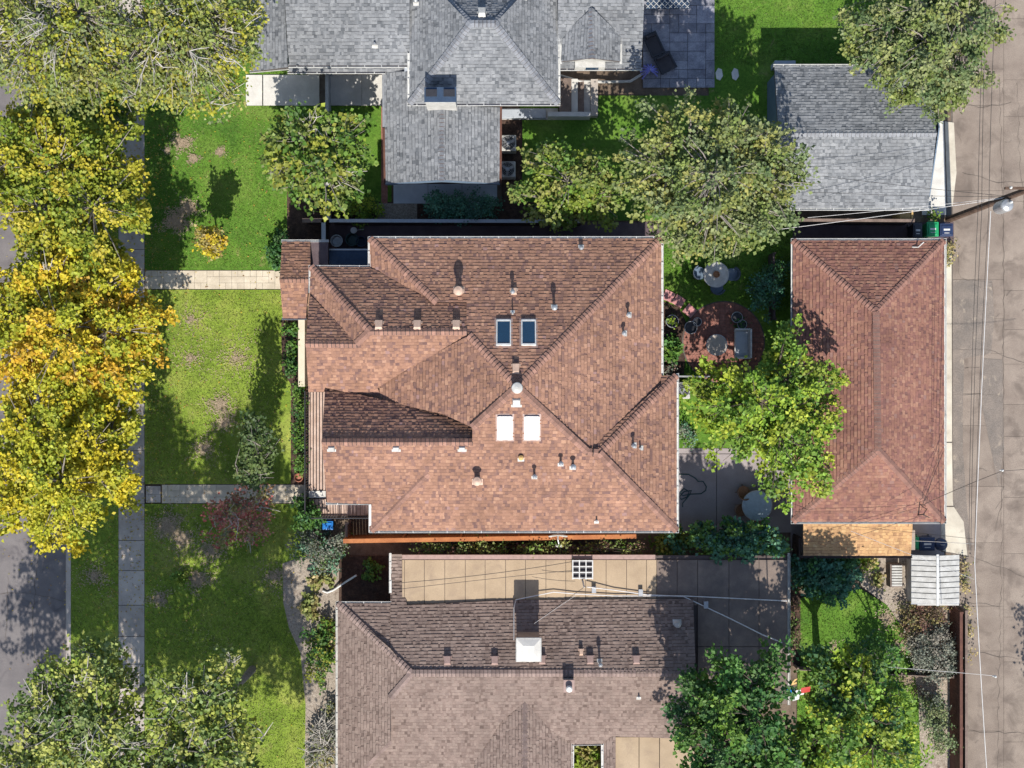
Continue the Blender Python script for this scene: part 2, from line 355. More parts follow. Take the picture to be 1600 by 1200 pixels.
def straw(spots, label):
    V = []; C = []
    for px, py, r_, n in spots:
        a = rg.uniform(0, 2 * np.pi, n); q = np.abs(rg.normal(0, .55, n)) * (1 + .35 * np.sin(3 * a + px) + .25 * np.sin(5 * a + py)) * r_
        X = (px + q * np.cos(a) * 1.15 - 800) / S; Y = (600 - py - q * np.sin(a)) / S
        t = rg.uniform(0, 2 * np.pi, n); L = rg.uniform(.05, .12, n); w_ = .022
        v = np.zeros((n, 3, 3)); z = .125 + rg.uniform(0, .03, n)
        v[:, 0] = np.stack([X - np.sin(t) * w_, Y + np.cos(t) * w_, z], 1); v[:, 1] = np.stack([X + np.sin(t) * w_, Y - np.cos(t) * w_, z], 1); v[:, 2] = np.stack([X + np.cos(t) * L, Y + np.sin(t) * L, z + .02], 1)
        c = np.ones((n, 3, 4)); c[:, :, :3] = (np.array([[.46, .36, .25]]) * rg.uniform(.65, 1.2, (n, 1)))[:, None, :]; V.append(v.reshape(-1, 3)); C.append(c.reshape(-1, 4))
    V = np.concatenate(V); C = np.concatenate(C)
    tag(npmesh('grass', V, np.arange(len(V)).reshape(-1, 3), M['leaf'], None, C, kind='stuff'), label, 'grass')
straw([(276, 346, 20, 1500), (296, 326, 14, 800), (285, 225, 13, 700), (303, 248, 9, 350), (345, 238, 8, 250), (262, 236, 6, 150)], 'dry straw coloured patches in the upper front lawn')
straw([(345, 632, 22, 700), (352, 660, 18, 500), (320, 700, 22, 500), (300, 500, 30, 250), (370, 560, 40, 400), (300, 560, 30, 250)], 'dead straw grass on the lawn between the two front paths')
straw([(262, 820, 26, 1300), (285, 840, 22, 900), (310, 905, 20, 900), (250, 935, 16, 500), (330, 860, 30, 700), (150, 900, 25, 500), (430, 900, 25, 500)], 'dead straw grass south of the lower front path')
straw([(1385, 965, 16, 500), (1405, 1010, 14, 500), (1418, 1060, 12, 400), (1300, 1010, 10, 100)], 'dry grass along the curved edge of the back lawn')

# ---------------------------------------------------------------- slabs, pavers, alley
def pieces(root, cells, mat, name, z0, z1, gap, bevel=0, jit=.003, mats=None):
    for (x0, y0, x1, y1) in cells:
        a, b = G(x0, y1), G(x1, y0); mb = MB(); dz = random.uniform(-jit, jit)
        mb.box(((a.x + b.x) / 2, (a.y + b.y) / 2, (z0 + z1) / 2 + dz / 2), (b.x - a.x - gap, b.y - a.y - gap, z1 - z0 + dz))
        mb.build(name, random.choice(mats) if mats else mat, root)
def shades(key, k=3, amt=.14):
    out = [M[key]]
    for i in range(k):
        m = M[key].copy(); f = 1 + random.uniform(-amt, amt)
        for n in m.node_tree.nodes:
            if n.type == 'VALTORGB' and n.color_ramp.elements[0].color[0] not in (0, 1) and n.color_ramp.elements[-1].color[0] < 1:
                for e in n.color_ramp.elements: e.color = (e.color[0] * f, e.color[1] * f, e.color[2] * f, 1)
        out.append(m)
    return out
sw = sheet('sidewalk', rect(186, -400, 227, 1600), .085, M['joint'])
ys = [-330, -282, -234, -186, -138, -90, -42, 6, 54, 102, 150, 198, 246, 294, 342, 390, 422, 453, 503, 553, 603, 654, 704, 754, 787, 844, 891, 945, 994, 1037, 1089, 1138, 1187, 1236, 1290]
pieces(sw, [(186, a, 227, b) for a, b in zip(ys, ys[1:])], None, 'slab', .03, .115, .03, mats=shades('conc'))
def ashlar(x0, y0, x1, y1, u):
    nx, ny = max(1, round((x1 - x0) / u)), max(1, round((y1 - y0) / u)); ux, uy = (x1 - x0) / nx, (y1 - y0) / ny
    used = [[0] * ny for _ in range(nx)]; out = []
    for i in range(nx):
        for j in range(ny):
            if used[i][j]: continue
            w_, h_ = random.choice([(1, 1), (2, 1), (1, 2), (2, 2), (2, 1), (3, 2)])
            while True:
                ok = i + w_ <= nx and j + h_ <= ny and not any(used[a][b] for a in range(i, i + w_) for b in range(j, j + h_))
                if ok: break
                if w_ > 1: w_ -= 1
                elif h_ > 1: h_ -= 1
            for a in range(i, i + w_):
                for b in range(j, j + h_): used[a][b] = 1
            out.append((x0 + i * ux, y0 + j * uy, x0 + (i + w_) * ux, y0 + (j + h_) * uy))
    return out
pm = shades('path', 3, .10)
fp = sheet('front_path', rect(228, 423, 440, 452), .09, M['joint'])
pieces(fp, ashlar(228, 423, 440, 452, 9.6), None, 'paver', .05, .12, .012, mats=pm)
fp2 = sheet('front_path', rect(254, 757, 480, 786), .09, M['joint'])
pieces(fp2, ashlar(254, 757, 480, 786, 9.6), None, 'paver', .05, .12, .012, mats=pm)
fp3 = sheet('front_path', rect(229, 759, 252, 785), .092, M['joint'])
pieces(fp3, ashlar(229, 759, 252, 785, 12), None, 'paver', .05, .115, .014, mats=shades('conc'))
sl_ = sheet('slate_patio', rect(1004, -90, 1116, 138), .06, M['joint'])
pieces(sl_, ashlar(1004, -90, 1116, 138, 14), None, 'slate_slab', .04, .13, .02, jit=.01, mats=shades('slate', 5, .2))
pt = sheet('patio', rect(1055, 700, 1238, 832), .05, M['joint'])
pieces(pt, [(1055, 700, 1119, 709), (1119, 700, 1190, 709), (1190, 700, 1238, 709), (1055, 709, 1119, 832), (1119, 709, 1190, 832), (1190, 709, 1238, 832)], None, 'concrete_slab', .02, .11, .03, mats=shades('patio', 2, .08))
al = sheet('alley', rect(1486, -700, 1760, 1900), .008, M['joint'])
yy = [-300, -190, -90, 12, 108, 165, 298, 437, 498, 552, 615, 665, 760, 848, 947, 1017, 1142, 1260, 1400]
am = shades('alley', 4, .10)
for cx0, cx1, off in ((1488, 1568, 0), (1568, 1752, 17)):
    pieces(al, [(cx0, a + (off if a != -300 else 0), cx1, b + off) for a, b in zip(yy, yy[1:])], None, 'alley_slab', -.05, .03, .012, jit=.004, mats=am)
sheet('alley_patch', [(1488, 437), (1550, 439), (1553, 500), (1548, 552), (1506, 560), (1504, 640), (1504, 700), (1510, 790), (1516, 850), (1518, 868), (1506, 830), (1489, 785)], .040, M['alley2'])
sheet('alley_patch', [(1534, 560), (1566, 562), (1568, 700), (1560, 760), (1545, 690), (1535, 640)], .040, M['alley2'])
# cracks: thin raised filler lines wandering over the alley
cr = MB()
def crack(pts, wd=.016):
    P = []
    for (a, b) in zip(pts, pts[1:]):
        n = max(2, int(math.dist(a, b) / 9))
        for i in range(n):
            t = i / n; P.append((a[0] + (b[0] - a[0]) * t + random.uniform(-2, 2), a[1] + (b[1] - a[1]) * t + random.uniform(-2, 2)))
    P.append(pts[-1]); V = []; F = []
    for i, p in enumerate(P):
        q = G(*p, .043); d = G(*P[min(i + 1, len(P) - 1)]) - G(*P[max(i - 1, 0)]); d.normalize(); nn = Vector((-d.y, d.x, 0)) * wd * random.uniform(.4, 1.3) / 2
        V += [q + nn, q - nn]
        if i: F.append((2 * i - 2, 2 * i - 1, 2 * i + 1, 2 * i))
    cr.add(V, F)
for c in [[(1492, 545), (1545, 548), (1600, 568), (1660, 580)], [(1498, 395), (1500, 436), (1550, 442), (1552, 460)], [(1560, 120), (1566, 300), (1568, 470), (1566, 700), (1564, 880), (1562, 1000), (1558, 1130), (1560, 1220)],
          [(1505, 575), (1515, 572), (1530, 574)], [(1515, 870), (1560, 885), (1605, 905)], [(1502, 270), (1560, 285), (1610, 283)], [(1490, 615), (1540, 617), (1566, 620)], [(1508, 1017), (1600, 1030)], [(1510, 940), (1560, 948)],
          [(1555, 830), (1562, 800), (1568, 760)], [(1590, 130), (1592, 240), (1600, 330)], [(1495, 160), (1530, 170), (1580, 160)], [(1512, 1142), (1600, 1146)]]:
    crack(c)
for _ in range(26):
    x, y = random.uniform(1495, 1640), random.uniform(-50, 1200); crack([(x, y), (x + random.uniform(-14, 14), y + random.uniform(-22, 22))], .012)
tag(cr.build('crack_filler', M['crack'], kind='structure'))
cr = MB()
for c in [[(-20, 930), (40, 925), (103, 940)], [(60, 860), (50, 980), (64, 1120)], [(10, 1000), (12, 900)]]: crack(c, .02)
for v in range(len(cr.v)): cr.v[v] = (cr.v[v][0], cr.v[v][1], .012)
cr.build('crack_filler', M['crack'], kind='structure')
# aprons and plain slabs
ap = sheet('garage_apron', [(1470, 380), (1487, 380), (1488, 780), (1506, 815), (1512, 870), (1470, 862)], .035, M['joint'])
for seg in [[(1470, 381), (1486, 381), (1487, 690), (1470, 690)], [(1470, 692), (1487, 692), (1488, 780), (1489, 790), (1470, 790)], [(1470, 792), (1490, 792), (1505, 815), (1511, 868), (1470, 860)]]:
    MB().prism([G(*p)[:2] for p in seg], 0, .055).build('slab', M['apron'], ap)
ap2 = sheet('garage_apron', [(1445, 190), (1488, 190), (1492, 250), (1486, 340), (1445, 340)], .034, M['joint'])
MB().prism([G(*p)[:2] for p in [(1440, 190), (1474, 190), (1478, 336), (1440, 336)]], 0, .06).build('slab', M['pale'], ap2)
MB().prism([G(*p)[:2] for p in [(1476, 190), (1490, 192), (1494, 270), (1488, 322), (1480, 322)]], 0, .045).build('slab', M['apron'], ap2)
ps = sheet('porch_slab', rect(385, 118, 604, 166), .10, M['joint'])
pieces(ps, [(385, 118, 411, 166), (412, 118, 500, 166), (513, 118, 566, 166), (566, 118, 603, 166)], M['pale'], 'slab', .05, .16, .02)
wk = sheet('side_walk', rect(770, 170, 872, 188), .10, M['joint'])
pieces(wk, [(770, 170, 820, 188), (820, 170, 872, 188)], M['pale'], 'slab', .06, .15, .02)
wk2 = sheet('side_walk', rect(615, 288, 777, 319), .10, M['joint'])
pieces(wk2, [(615, 288, 669, 319), (669, 288, 722, 319), (722, 288, 777, 319)], M['pale_blue'], 'slab', .06, .15, .02)
for (x, y) in ((1123, 117), (1148, 117)):
    top(MB().prism([G(x + 6 * math.cos(a), y + 10 * math.sin(a))[:2] for a in np.linspace(.3, 6.5, 7)[:-1]], .08, .15), 'stepping_stone', M['pale'],
        'stepping stone in the shaded grass nearer the ' + ('slate patio' if x < 1130 else 'grey garage'), 'stepping stone', 'stepping stones east of the slate patio')
# round red patio: rings of pavers
rp = MB(); cx, cy = G(1130, 535)[:2]; rp.lathe([(2.02, .05), (2.02, .105)], (cx, cy, 0), 48)
rpo = rp.build('round_patio', M['joint']); rpo['kind'] = 'structure'
ring = MB()
for i in range(13):
    r0 = .15 * i + .02; n = max(5, int(2 * math.pi * (r0 + .07) / .24))
    for k in range(n):
        a0, a1 = 2 * math.pi * (k + .04) / n, 2 * math.pi * (k + .96) / n
        ring.prism([(cx + r * math.cos(a), cy + r * math.sin(a)) for r, a in ((r0, a0), (r0 + .14, a0), (r0 + .14, a1), (r0, a1))], .05, .125 + random.uniform(-.004, .004))
ring.build('pavers', M['redpave'], rpo, 'stuff')

# ---------------------------------------------------------------- shingled roofs
def plane(p3):
    a, b, c = [W(*p) for p in p3]; n = (b - a).cross(c - a).normalized()
    if n.z < 0: n = -n
    return a, n
def onplane(px, py, pl):
    a, n = pl; o = Vector((0, 0, H)); g = W(px, py, 0); d = g - o
    t = (a - o).dot(n) / d.dot(n); return o + d * t
def clip(poly, ax, val, keep_greater):
    out = []; n = len(poly)
    for i in range(n):
        p, q = poly[i], poly[(i + 1) % n]; dp, dq = p[ax] - val, q[ax] - val
        if not keep_greater: dp, dq = -dp, -dq
        if dp >= 0: out.append(p)
        if dp * dq < 0:
            t = dp / (dp - dq); out.append((p[0] + (q[0] - p[0]) * t, p[1] + (q[1] - p[1]) * t))
    return out
class Roof:
    """faces given as three pixel+height points fixing the plane and a pixel outline"""
    def __init__(s, house, mat, cap, exposure=.155, name='roof', dz=0):
        s.house, s.mat, s.cap, s.e, s.dz = house, mat, cap, exposure, dz
        s.slab = MB(); s.sh = MB(); s.caps = []; s.name = name; s.capm = shades(cap, 3, .25)
    def face(s, p3, outline, shingle=True):
        pl = plane([(x, y, z + s.dz) for x, y, z in p3]); pts = [onplane(x, y, pl) for x, y in outline]
        ar = sum(pts[i].x * pts[(i + 1) % len(pts)].y - pts[(i + 1) % len(pts)].x * pts[i].y for i in range(len(pts)))
        if ar < 0: pts = pts[::-1]
        s.slab.slab3(pts, .13)
        if not shingle: return pl
        n = pl[1]; up = Vector((0, 0, 1)) - n * n.z
        if up.length < 1e-4: up = Vector((0, 1, 0))
        up.normalize(); u = up.cross(n).normalized(); o = pts[0]
        uv = [((p - o).dot(u), (p - o).dot(up)) for p in pts]
        v0 = min(p[1] for p in uv); v1 = max(p[1] for p in uv); v = v0 - random.uniform(0, .02); k = 0
        while v < v1:
            band = clip(clip(uv, 1, v, True), 1, v + s.e, False)
            if len(band) >= 3:
                a = min(p[0] for p in band); b = max(p[0] for p in band); x = a - random.uniform(0, .3)
                while x < b:
                    wd = random.choice((.08, .10, .13, .16, .19)) * random.uniform(.85, 1.15)
                    pc = clip(clip(band, 0, x, True), 0, x + wd, False)
                    if len(pc) >= 3:
                        th = random.choice((.012, .020, .032)); tn = min(1, max(.06, random.gauss(.56, .19) - (.17 if th < .015 else 0)))
                        m = len(pc); tp = []
                        for (pu, pv) in pc:
                            tp.append(o + u * pu + up * pv + n * (.006 + th * (1 - (pv - v) / s.e)))
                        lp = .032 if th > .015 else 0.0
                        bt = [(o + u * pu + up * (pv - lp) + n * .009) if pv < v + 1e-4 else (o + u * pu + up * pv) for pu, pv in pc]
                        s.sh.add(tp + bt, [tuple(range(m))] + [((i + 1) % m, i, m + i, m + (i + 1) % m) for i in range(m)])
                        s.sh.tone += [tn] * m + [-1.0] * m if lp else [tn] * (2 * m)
                    x += wd
            v += s.e; k += 1
        return pl
    def hip(s, a, b, droop=.12):      # caps along a line from a(low) to b(high), (px, py, h)
        s.caps.append((W(*a), W(*b), droop))
    def done(s):
        r = s.slab.build(s.name, M['deck'], s.house)
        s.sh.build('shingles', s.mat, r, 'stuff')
        off = wloc(s.house); meshes = {}
        for a, b, dr in s.caps:
            d = b - a; L = d.length; d.normalize(); side = Vector((0, 0, 1)).cross(d).normalized(); nn = d.cross(side)
            if dr not in meshes:
                wd = .16; meshes[dr] = []
                for mat_ in s.capm:
                    me = bpy.data.meshes.new('ridge_cap')
                    V = [(0, -wd, -dr * wd * 2 + .06), (0, 0, .08), (0, wd, -dr * wd * 2 + .06), (.2, -wd, -dr * wd * 2 + .012), (.2, 0, .025), (.2, wd, -dr * wd * 2 + .012)]
                    V += [(x - (.03 if x == 0 else 0), y, z - .05) for x, y, z in V]
                    me.from_pydata(V, [], [(0, 3, 4, 1), (1, 4, 5, 2), (0, 1, 7, 6), (1, 2, 8, 7), (3, 9, 10, 4), (4, 10, 11, 5), (0, 6, 9, 3), (2, 5, 11, 8)]); me.materials.append(mat_); me.materials.append(M['deck']); me.polygons[2].material_index = 1; me.polygons[3].material_index = 1
                    meshes[dr].append(me)
            n = int(L / .18)
            Mx = Matrix((d, side, nn)).transposed().to_4x4()
            for i in range(n):
                o = bpy.data.objects.new('ridge_cap', random.choice(meshes[dr])); COL.objects.link(o); o.parent = r
                p = a + d * (i * L / n); m = Mx.copy(); m.translation = p - off; o.matrix_basis = m
        return r
GDZ = 0
def gutter(house, pts, mat=None, r=.055, name='gutter', clips=True):
    """half open channel along the eave, pts are (px,py,h)"""
    mb = MB(); P = [W(p[0], p[1], p[2] + GDZ) for p in pts]
    for a, b in zip(P, P[1:]):
        d = (b - a); L = d.length; d.normalize(); sd_ = Vector((0, 0, 1)).cross(d).normalized()
        c = (a + b) / 2; Mx = Matrix((d, sd_, d.cross(sd_))).transposed()
        for o_, dims in ((-.05, (L + .1, .012, .1)), (.05, (L + .1, .014, .1))):
            mb.box(c + sd_ * o_, dims, M=Mx)
        mb.box(c - Vector((0, 0, .05)), (L + .1, .1, .01), M=Mx)
        if clips:
            n = max(1, int(L / .75))
            for i in range(n): mb.box(a + d * (L * (i + .5) / n) + Vector((0, 0, .045)), (.03, .12, .012), M=Mx)
    return mb.build(name, mat or M['white'], house)
def walls(house, rects, z, mat, name='wall', z0=0):
    for (x0, y0, x1, y1) in rects:
        mb = MB(); a, b = G(x0, y1), G(x1, y0); mb.span(a.x, a.y, b.x, b.y, z0, z); mb.build(name, mat, house)
def window(house, px, py, side, wd=1.2, hh=1.1, z=1.0, door=False):
    """side: n,s,e,w outward direction; px,py: ground pixel on the wall plane"""
    p = G(px, py); dx, dy = {'n': (0, 1), 's': (0, -1), 'e': (1, 0), 'w': (-1, 0)}[side]; t = Vector((dy, -dx, 0)); o = Vector((dx, dy, 0))
    f = MB(); c = p + Vector((0, 0, z + hh / 2))
    def bx(mb, cc, a, th, h_): mb.box(cc, (a if dx == 0 else th, a if dx else th, h_))
    for sgn in (-1, 1):
        bx(f, c + t * sgn * wd / 2 + o * .03, .07, .08, hh + .07)
        bx(f, c + Vector((0, 0, sgn * hh / 2)) + o * .034, wd, .08, .07)
    fo = f.build('door' if door else 'window', M['white'], house)
    g = MB(); bx(g, c + o * .012, wd - .07, .03, hh - .07); g.build('panel' if door else 'pane', M['redwood'] if door else M['glass_blue'], fo)
def skylight(house, px, py, wpx, hpx, pl, mat, label=None):
    a, n = pl; up = (Vector((0, 0, 1)) - n * n.z).normalized(); u = up.cross(n).normalized(); c = onplane(px, py, pl)
    Mx = Matrix((u, up, n)).transposed(); w_, h_ = wpx / S * .93, hpx / S * .98
    e = empty('skylight', c - wloc(house)); e.parent = house
    if label: e['label'] = label
    f = MB()
    for sg in (-1, 1):
        f.box(c + u * sg * (w_ / 2) + n * .07, (.05, h_ + .05, .14), M=Mx); f.box(c + up * sg * (h_ / 2) + n * .072, (w_ - .05, .07, .14), M=Mx)
    f.build('frame', M['white'], e)
    g = MB(); g.box(c + n * .10, (w_ - .05, h_ - .07, .02), M=Mx); g.build('pane', mat, e)
    s_ = MB(); s_.box(c + n * .012 - up * .02, (w_ + .2, h_ + .26, .03), M=Mx); s_.build('flashing', M['brown_vent'], e)
def boxvent(house, px, py, pl, mat, w_=.36, d_=.4, h_=.22):
    a, n = pl; up = (Vector((0, 0, 1)) - n * n.z).normalized(); u = up.cross(n).normalized(); c = onplane(px, py, pl); Mx = Matrix((u, up, n)).transposed()
    e = empty('roof_vent', c - wloc(house)); e.parent = house
    MB().box(c + n * .03 - up * (d_ * .5), (w_ + .1, .12, .02), M=Mx).build('flange', mat, e)
    m = MB(); x, y = w_ / 2, d_ / 2
    V = [(-x, -y, .03), (x, -y, .03), (x, y, .03), (-x, y, .03), (-x * .95, -y, h_), (x * .95, -y, h_), (x * .8, y * .75, h_ * .8), (-x * .8, y * .75, h_ * .8)]
    m.add([Mx @ Vector(v) + c for v in V], [(3, 2, 1, 0), (4, 5, 6, 7), (0, 1, 5, 4), (1, 2, 6, 5), (2, 3, 7, 6), (3, 0, 4, 7)])
    m.build('hood', mat, e)
def pipe(house, px, py, pl, r=.06, h_=.55, cap=True, mat=None, capr=None, flash=True):
    c = onplane(px, py, pl); k = (H - c.z) / (H - c.z - h_ * .5); c = Vector((c.x, c.y, c.z)); mat = mat or M['galv']
    e = empty('vent_pipe', c - wloc(house)); e.parent = house
    m = MB(); m.lathe([(r, -.1), (r, h_)], c, 12); m.build('pipe', mat, e)
    if cap:
        q = capr or r * 2.0; m = MB(); m.lathe([(q * .95, h_ - .02), (q, h_ + .03), (q * .9, h_ + .07), (q * .2, h_ + .13)], c, 16); m.build('cap', mat, e)
    if flash:
        a, n = pl; up = (Vector((0, 0, 1)) - n * n.z).normalized(); u = up.cross(n).normalized(); Mx = Matrix((u, up, n)).transposed()
        m = MB(); m.box(c + n * .03 - up * .08, (r * 3 + .1, r * 2 + .06, .012), M=Mx); m.lathe([(r * 2.0, .0), (r * 1.2, .12)], c, 12); m.build('flashing', M['tan_vent'] if mat is M['tan_vent'] else M['offwhite'], e)

# ------------------------------------------------ main house (centre)
base = G(800, 600)
mh = empty('house', base, 'large house in the centre with a complex red brown shingle roof and four skylights', 'house')
walls(mh, [(612, 407, 998, 794)], 5.65, M['brick']); walls(mh, [(525, 447, 612, 600), (550, 600, 612, 754), (998, 600, 1019, 794)], 5.6, M['brick'])
GDZ = 2.7
rf = Roof(mh, M['sh_red'], 'cap_red', dz=GDZ)
PN = rf.face([(578, 373, 3), (1033, 373, 3), (808, 604, 5.9)], [(578, 373), (1033, 373), (808, 604), (733, 524), (729, 518), (729, 472), (682, 472)])
PE = rf.face([(1033, 373, 3), (1033, 605, 3), (808, 604, 5.9)], [(1033, 373), (1033, 600), (918, 706), (808, 604)])
PS = rf.face([(580, 829, 3), (1057, 829, 3), (808, 604, 5.9)], [(808, 604), (918, 706), (937, 708), (1057, 829), (580, 829), (668, 740), (580, 787), (511, 785), (503, 691), (738, 691), (738, 668)])
PEX = rf.face([(1057, 587, 3), (1057, 829, 3), (937, 708, 4.52)], [(1057, 587), (937, 708), (1057, 829)])
rf.face([(1057, 587, 3), (1033, 587, 3), (937, 708, 4.52)], [(1033, 587), (1057, 587), (937, 708), (918, 706), (1033, 600)])
PW = rf.face([(733, 524, 4.92), (738, 668, 5.0), (808, 604, 5.9)], [(808, 604), (738, 668), (695, 648), (598, 625), (590, 606), (640, 574), (733, 524)])
rf.face([(578, 375, 3.0), (580, 416, 3.0), (682, 472, 4.25)], [(578, 373), (682, 472), (578, 418)])
PND = rf.face([(488, 418, 3.05), (578, 418, 3.05), (578, 517, 4.9)], [(486, 417), (578, 418), (682, 472), (729, 472), (729, 518), (578, 517)])
rf.face([(486, 418, 3.05), (484, 458, 3.05), (578, 517, 4.9)], [(486, 417), (578, 517), (557, 537), (484, 460)])
rf.face([(484, 458, 3.1), (478, 537, 4.52), (557, 537, 4.52)], [(484, 460), (557, 537), (478, 537)])
PG = rf.face([(478, 537, 4.52), (557, 537, 4.52), (482, 612, 3.05)], [(478, 537), (557, 537), (578, 517), (729, 518), (733, 524), (640, 574), (590, 606), (598, 625), (508, 605), (506, 612), (482, 612)])
rf.face([(503, 690, 4.78), (738, 690, 4.78), (508, 605, 2.86)], [(508, 605), (598, 625), (695, 648), (738, 668), (738, 691), (503, 691)])
rf.face([(580, 787, 3.5), (580, 829, 3), (668, 740, 4.15)], [(580, 787), (668, 740), (580, 829)])
Z = lambda x, y, pl: (x, y, onplane(x, y, pl).z)
for a, b in (((1033, 373), (808, 604)), ((578, 373), (682, 472)), ((733, 524), (808, 604))): rf.hip(Z(*a, PN), Z(*b, PN))
for a, b in (((738, 668), (808, 604)), ((918, 706), (808, 604)), ((1057, 829), (937, 708)), ((580, 829), (668, 740))): rf.hip(Z(*a, PS), Z(*b, PS))
rf.hip(Z(1057, 587, PEX), Z(937, 708, PEX)); rf.hip(Z(486, 417, PND), Z(578, 517, PND)); rf.hip(Z(918, 706, PS), Z(937, 708, PS))
rf.hip(Z(729, 518, PND), Z(578, 518, PND), .3); rf.hip(Z(557, 537, PG), Z(578, 517, PG)); rf.hip(Z(557, 538, PG), Z(478, 537, PG), .3); rf.hip(Z(738, 691, PS), Z(503, 691, PS), .3)
rf.done()
gutter(mh, [(578, 371.5, 2.95), (1034.5, 371.5, 2.95), (1034.5, 585, 2.95)])
gutter(mh, [(1058.5, 585, 2.95), (1058.5, 830.5, 2.95), (579, 830.5, 2.95)]); gutter(mh, [(578.5, 830, 2.95), (578.5, 787, 3.4)], clips=False)
gutter(mh, [(578, 786.5, 3.42), (511, 786.5, 3.42)]); gutter(mh, [(577, 372, 2.95), (577, 417, 2.98), (484.5, 416.5, 2.98), (484.5, 456, 2.98)])
GDZ = 0
walls(mh, [(471, 499, 481, 604)], .9, M['stucco'], 'window_well')
for p in ((787, 521), (826, 521)): skylight(mh, *p, 20, 37, PN, M['glass_blue'], 'skylight with dark glass, blue sky reflection painted in' + (', left of its pair' if p[0] < 800 else ', right of its pair'))
for p in ((789, 667), (831, 667)): skylight(mh, *p, 20, 34, PS, M['glass_white'], 'skylight with bright white glare painted on the glass' + (', left of its pair' if p[0] < 800 else ', right of its pair'))
for x in (592, 652, 713): boxvent(mh, x, 510, PND, M['tan_vent'], .33, .38, .2)
for x in (518, 619, 722): boxvent(mh, x, 700, PS, M['offwhite'], .28, .2, .16)
boxvent(mh, 806, 578, PN, M['tan_vent'], .3, .4, .2); boxvent(mh, 807, 628, PS, M['offwhite'], .34, .34, .16); boxvent(mh, 803, 457, PN, M['tan_vent'], .26, .26, .18)
pipe(mh, 717, 456, PN, .13, .62, True, M['tan_vent'], .21); pipe(mh, 746, 750, PS, .12, .7, True, M['tan_vent'], .2)
pipe(mh, 808, 606, PN, .16, .25, True, M['offwhite'], .24, False)
for x, y, pl, r, h_ in ((801, 457, PN, .05, .45), (866, 482, PN, .06, .55), (801, 490, PN, .03, .4), (908, 388, PN, .05, .2), (981, 492, PE, .05, .45), (974, 521, PE, .05, .4), (835, 743, PS, .05, .6), (876, 723, PS, .05, .5), (895, 728, PS, .06, .55), (989, 696, PEX, .05, .5), (1000, 700, PEX, .035, .35)):
    pipe(mh, x, y, pl, r, h_, r > .04, M['galv'])
pipe(mh, 932, 813, PS, .035, .3, False); pipe(mh, 814, 715, PS, .06, .12, True, M['pine'])
for z_ in (1.0, 3.7):
    window(mh, 998, 480, 'e', z=z_); window(mh, 1019, 700, 'e', z=z_)
    for y in (500, 570): window(mh, 525, y, 'w', 1.4, 1.2, z_)
    for y in (640, 720): window(mh, 550, y, 'w', 1.4, 1.2, z_)
    for x in (650, 760, 880, 970): window(mh, x, 794, 's', z=z_); window(mh, x, 407, 'n', z=z_)
# entry porch
walls(mh, [(455, 392, 500, 478), (500, 388, 512, 440)], 2.5, M['brick'], 'entry_wall')
pr = Roof(mh, M['sh_red'], 'cap_red', name='entry_roof')
pr.face([(442, 378, 2.7), (486, 378, 2.7), (437, 436, 3.6)], [(441, 378), (485, 378), (485, 436), (437, 436)])
PP = pr.face([(437, 436, 3.6), (484, 436, 3.6), (442, 497, 2.7)], [(437, 436), (485, 436), (482, 440), (478, 497), (442, 497)])
pr.hip(Z(482, 436.5, PP), Z(437, 436.5, PP), .3); pr.done()
gutter(mh, [(441, 376.5, 2.66), (512, 376.5, 2.66)], clips=False); gutter(mh, [(442, 498, 2.66), (477, 498, 2.66)], M['galv'], clips=False)
a = W(485, 378, 2.7); b = W(512.5, 416, 2.7); MB().span(a.x, b.y, b.x, a.y, 2.55, 2.68).build('flat_roof', M['purple'], mh)
a = W(514, 391, 2.2); b = W(578, 418, 2.2); MB().span(a.x, b.y, b.x, a.y, 0, 2.15).build('bay', M['navy'], mh)
MB().span(a.x, a.y, b.x, a.y + .07, 2.05, 2.2).build('bay_trim', M['galv'], mh)
# front terrace: boards, railing
tr = MB(); a = W(480, 612, .5); b = W(509, 808, .5); c = W(581, 786, .5)
tr.span(a.x, b.y, b.x, a.y, 0, .44); tr.span(b.x + .003, b.y, c.x, c.y, 0, .44); tro = empty('terrace', (a.x, b.y, 0), 'raised front terrace of pale boards with a black railing at the house corner', 'terrace')
tr.build('base', M['darkwood'], tro)
n = 6
for i in range(n):
    x0 = a.x + (b.x - a.x) * i / n; x1 = a.x + (b.x - a.x) * (i + 1) / n
    ytop = a.y; ybot = W(0, 766, .5).y
    MB().span(x0 + .022, ybot, x1 - .03, ytop, .44, .5).build('deck_board', M['deckboard'], tro)
MB().span(a.x, W(0, 778, .5).y, b.x, ybot - .03, .44, .53).build('step', M['pale'], tro)
k = 17
for i in range(k):
    x0 = a.x + (c.x - a.x) * i / k; x1 = a.x + (c.x - a.x) * (i + 1) / k; yt = W(0, 780 if x1 <= b.x + .05 else 787, .5).y
    MB().span(x0 + .01, b.y, x1 - .012, yt, .44, .498).build('deck_board', M['deckboard'], tro)
rl = MB(); mb2 = MB()
def rail(p, q, z0=.5, hh=.95, sp=.13):
    p, q = Vector(p), Vector(q); d = q - p; L = d.length; n = int(L / sp)
    for i in range(n + 1):
        c_ = p + d * i / n; rl.tube([(c_.x, c_.y, z0), (c_.x, c_.y, z0 + hh)], .022, 4)
    for zz in (.08, hh): mb2.tube([(p.x, p.y, z0 + zz), (q.x, q.y, z0 + zz)], .036, 6)
    for c_ in (p, (p + q) / 2, q): mb2.tube([(c_.x, c_.y, z0 - .1), (c_.x, c_.y, z0 + hh + .06)], .035, 6)
x0 = a.x + .05; yb = b.y + .05
rail((x0, a.y, 0), (x0, yb, 0)); rail((x0, yb, 0), (c.x, yb, 0))
rl.build('balusters', M['dark'], tro, 'stuff'); mb2.build('handrail', M['dark'], tro)

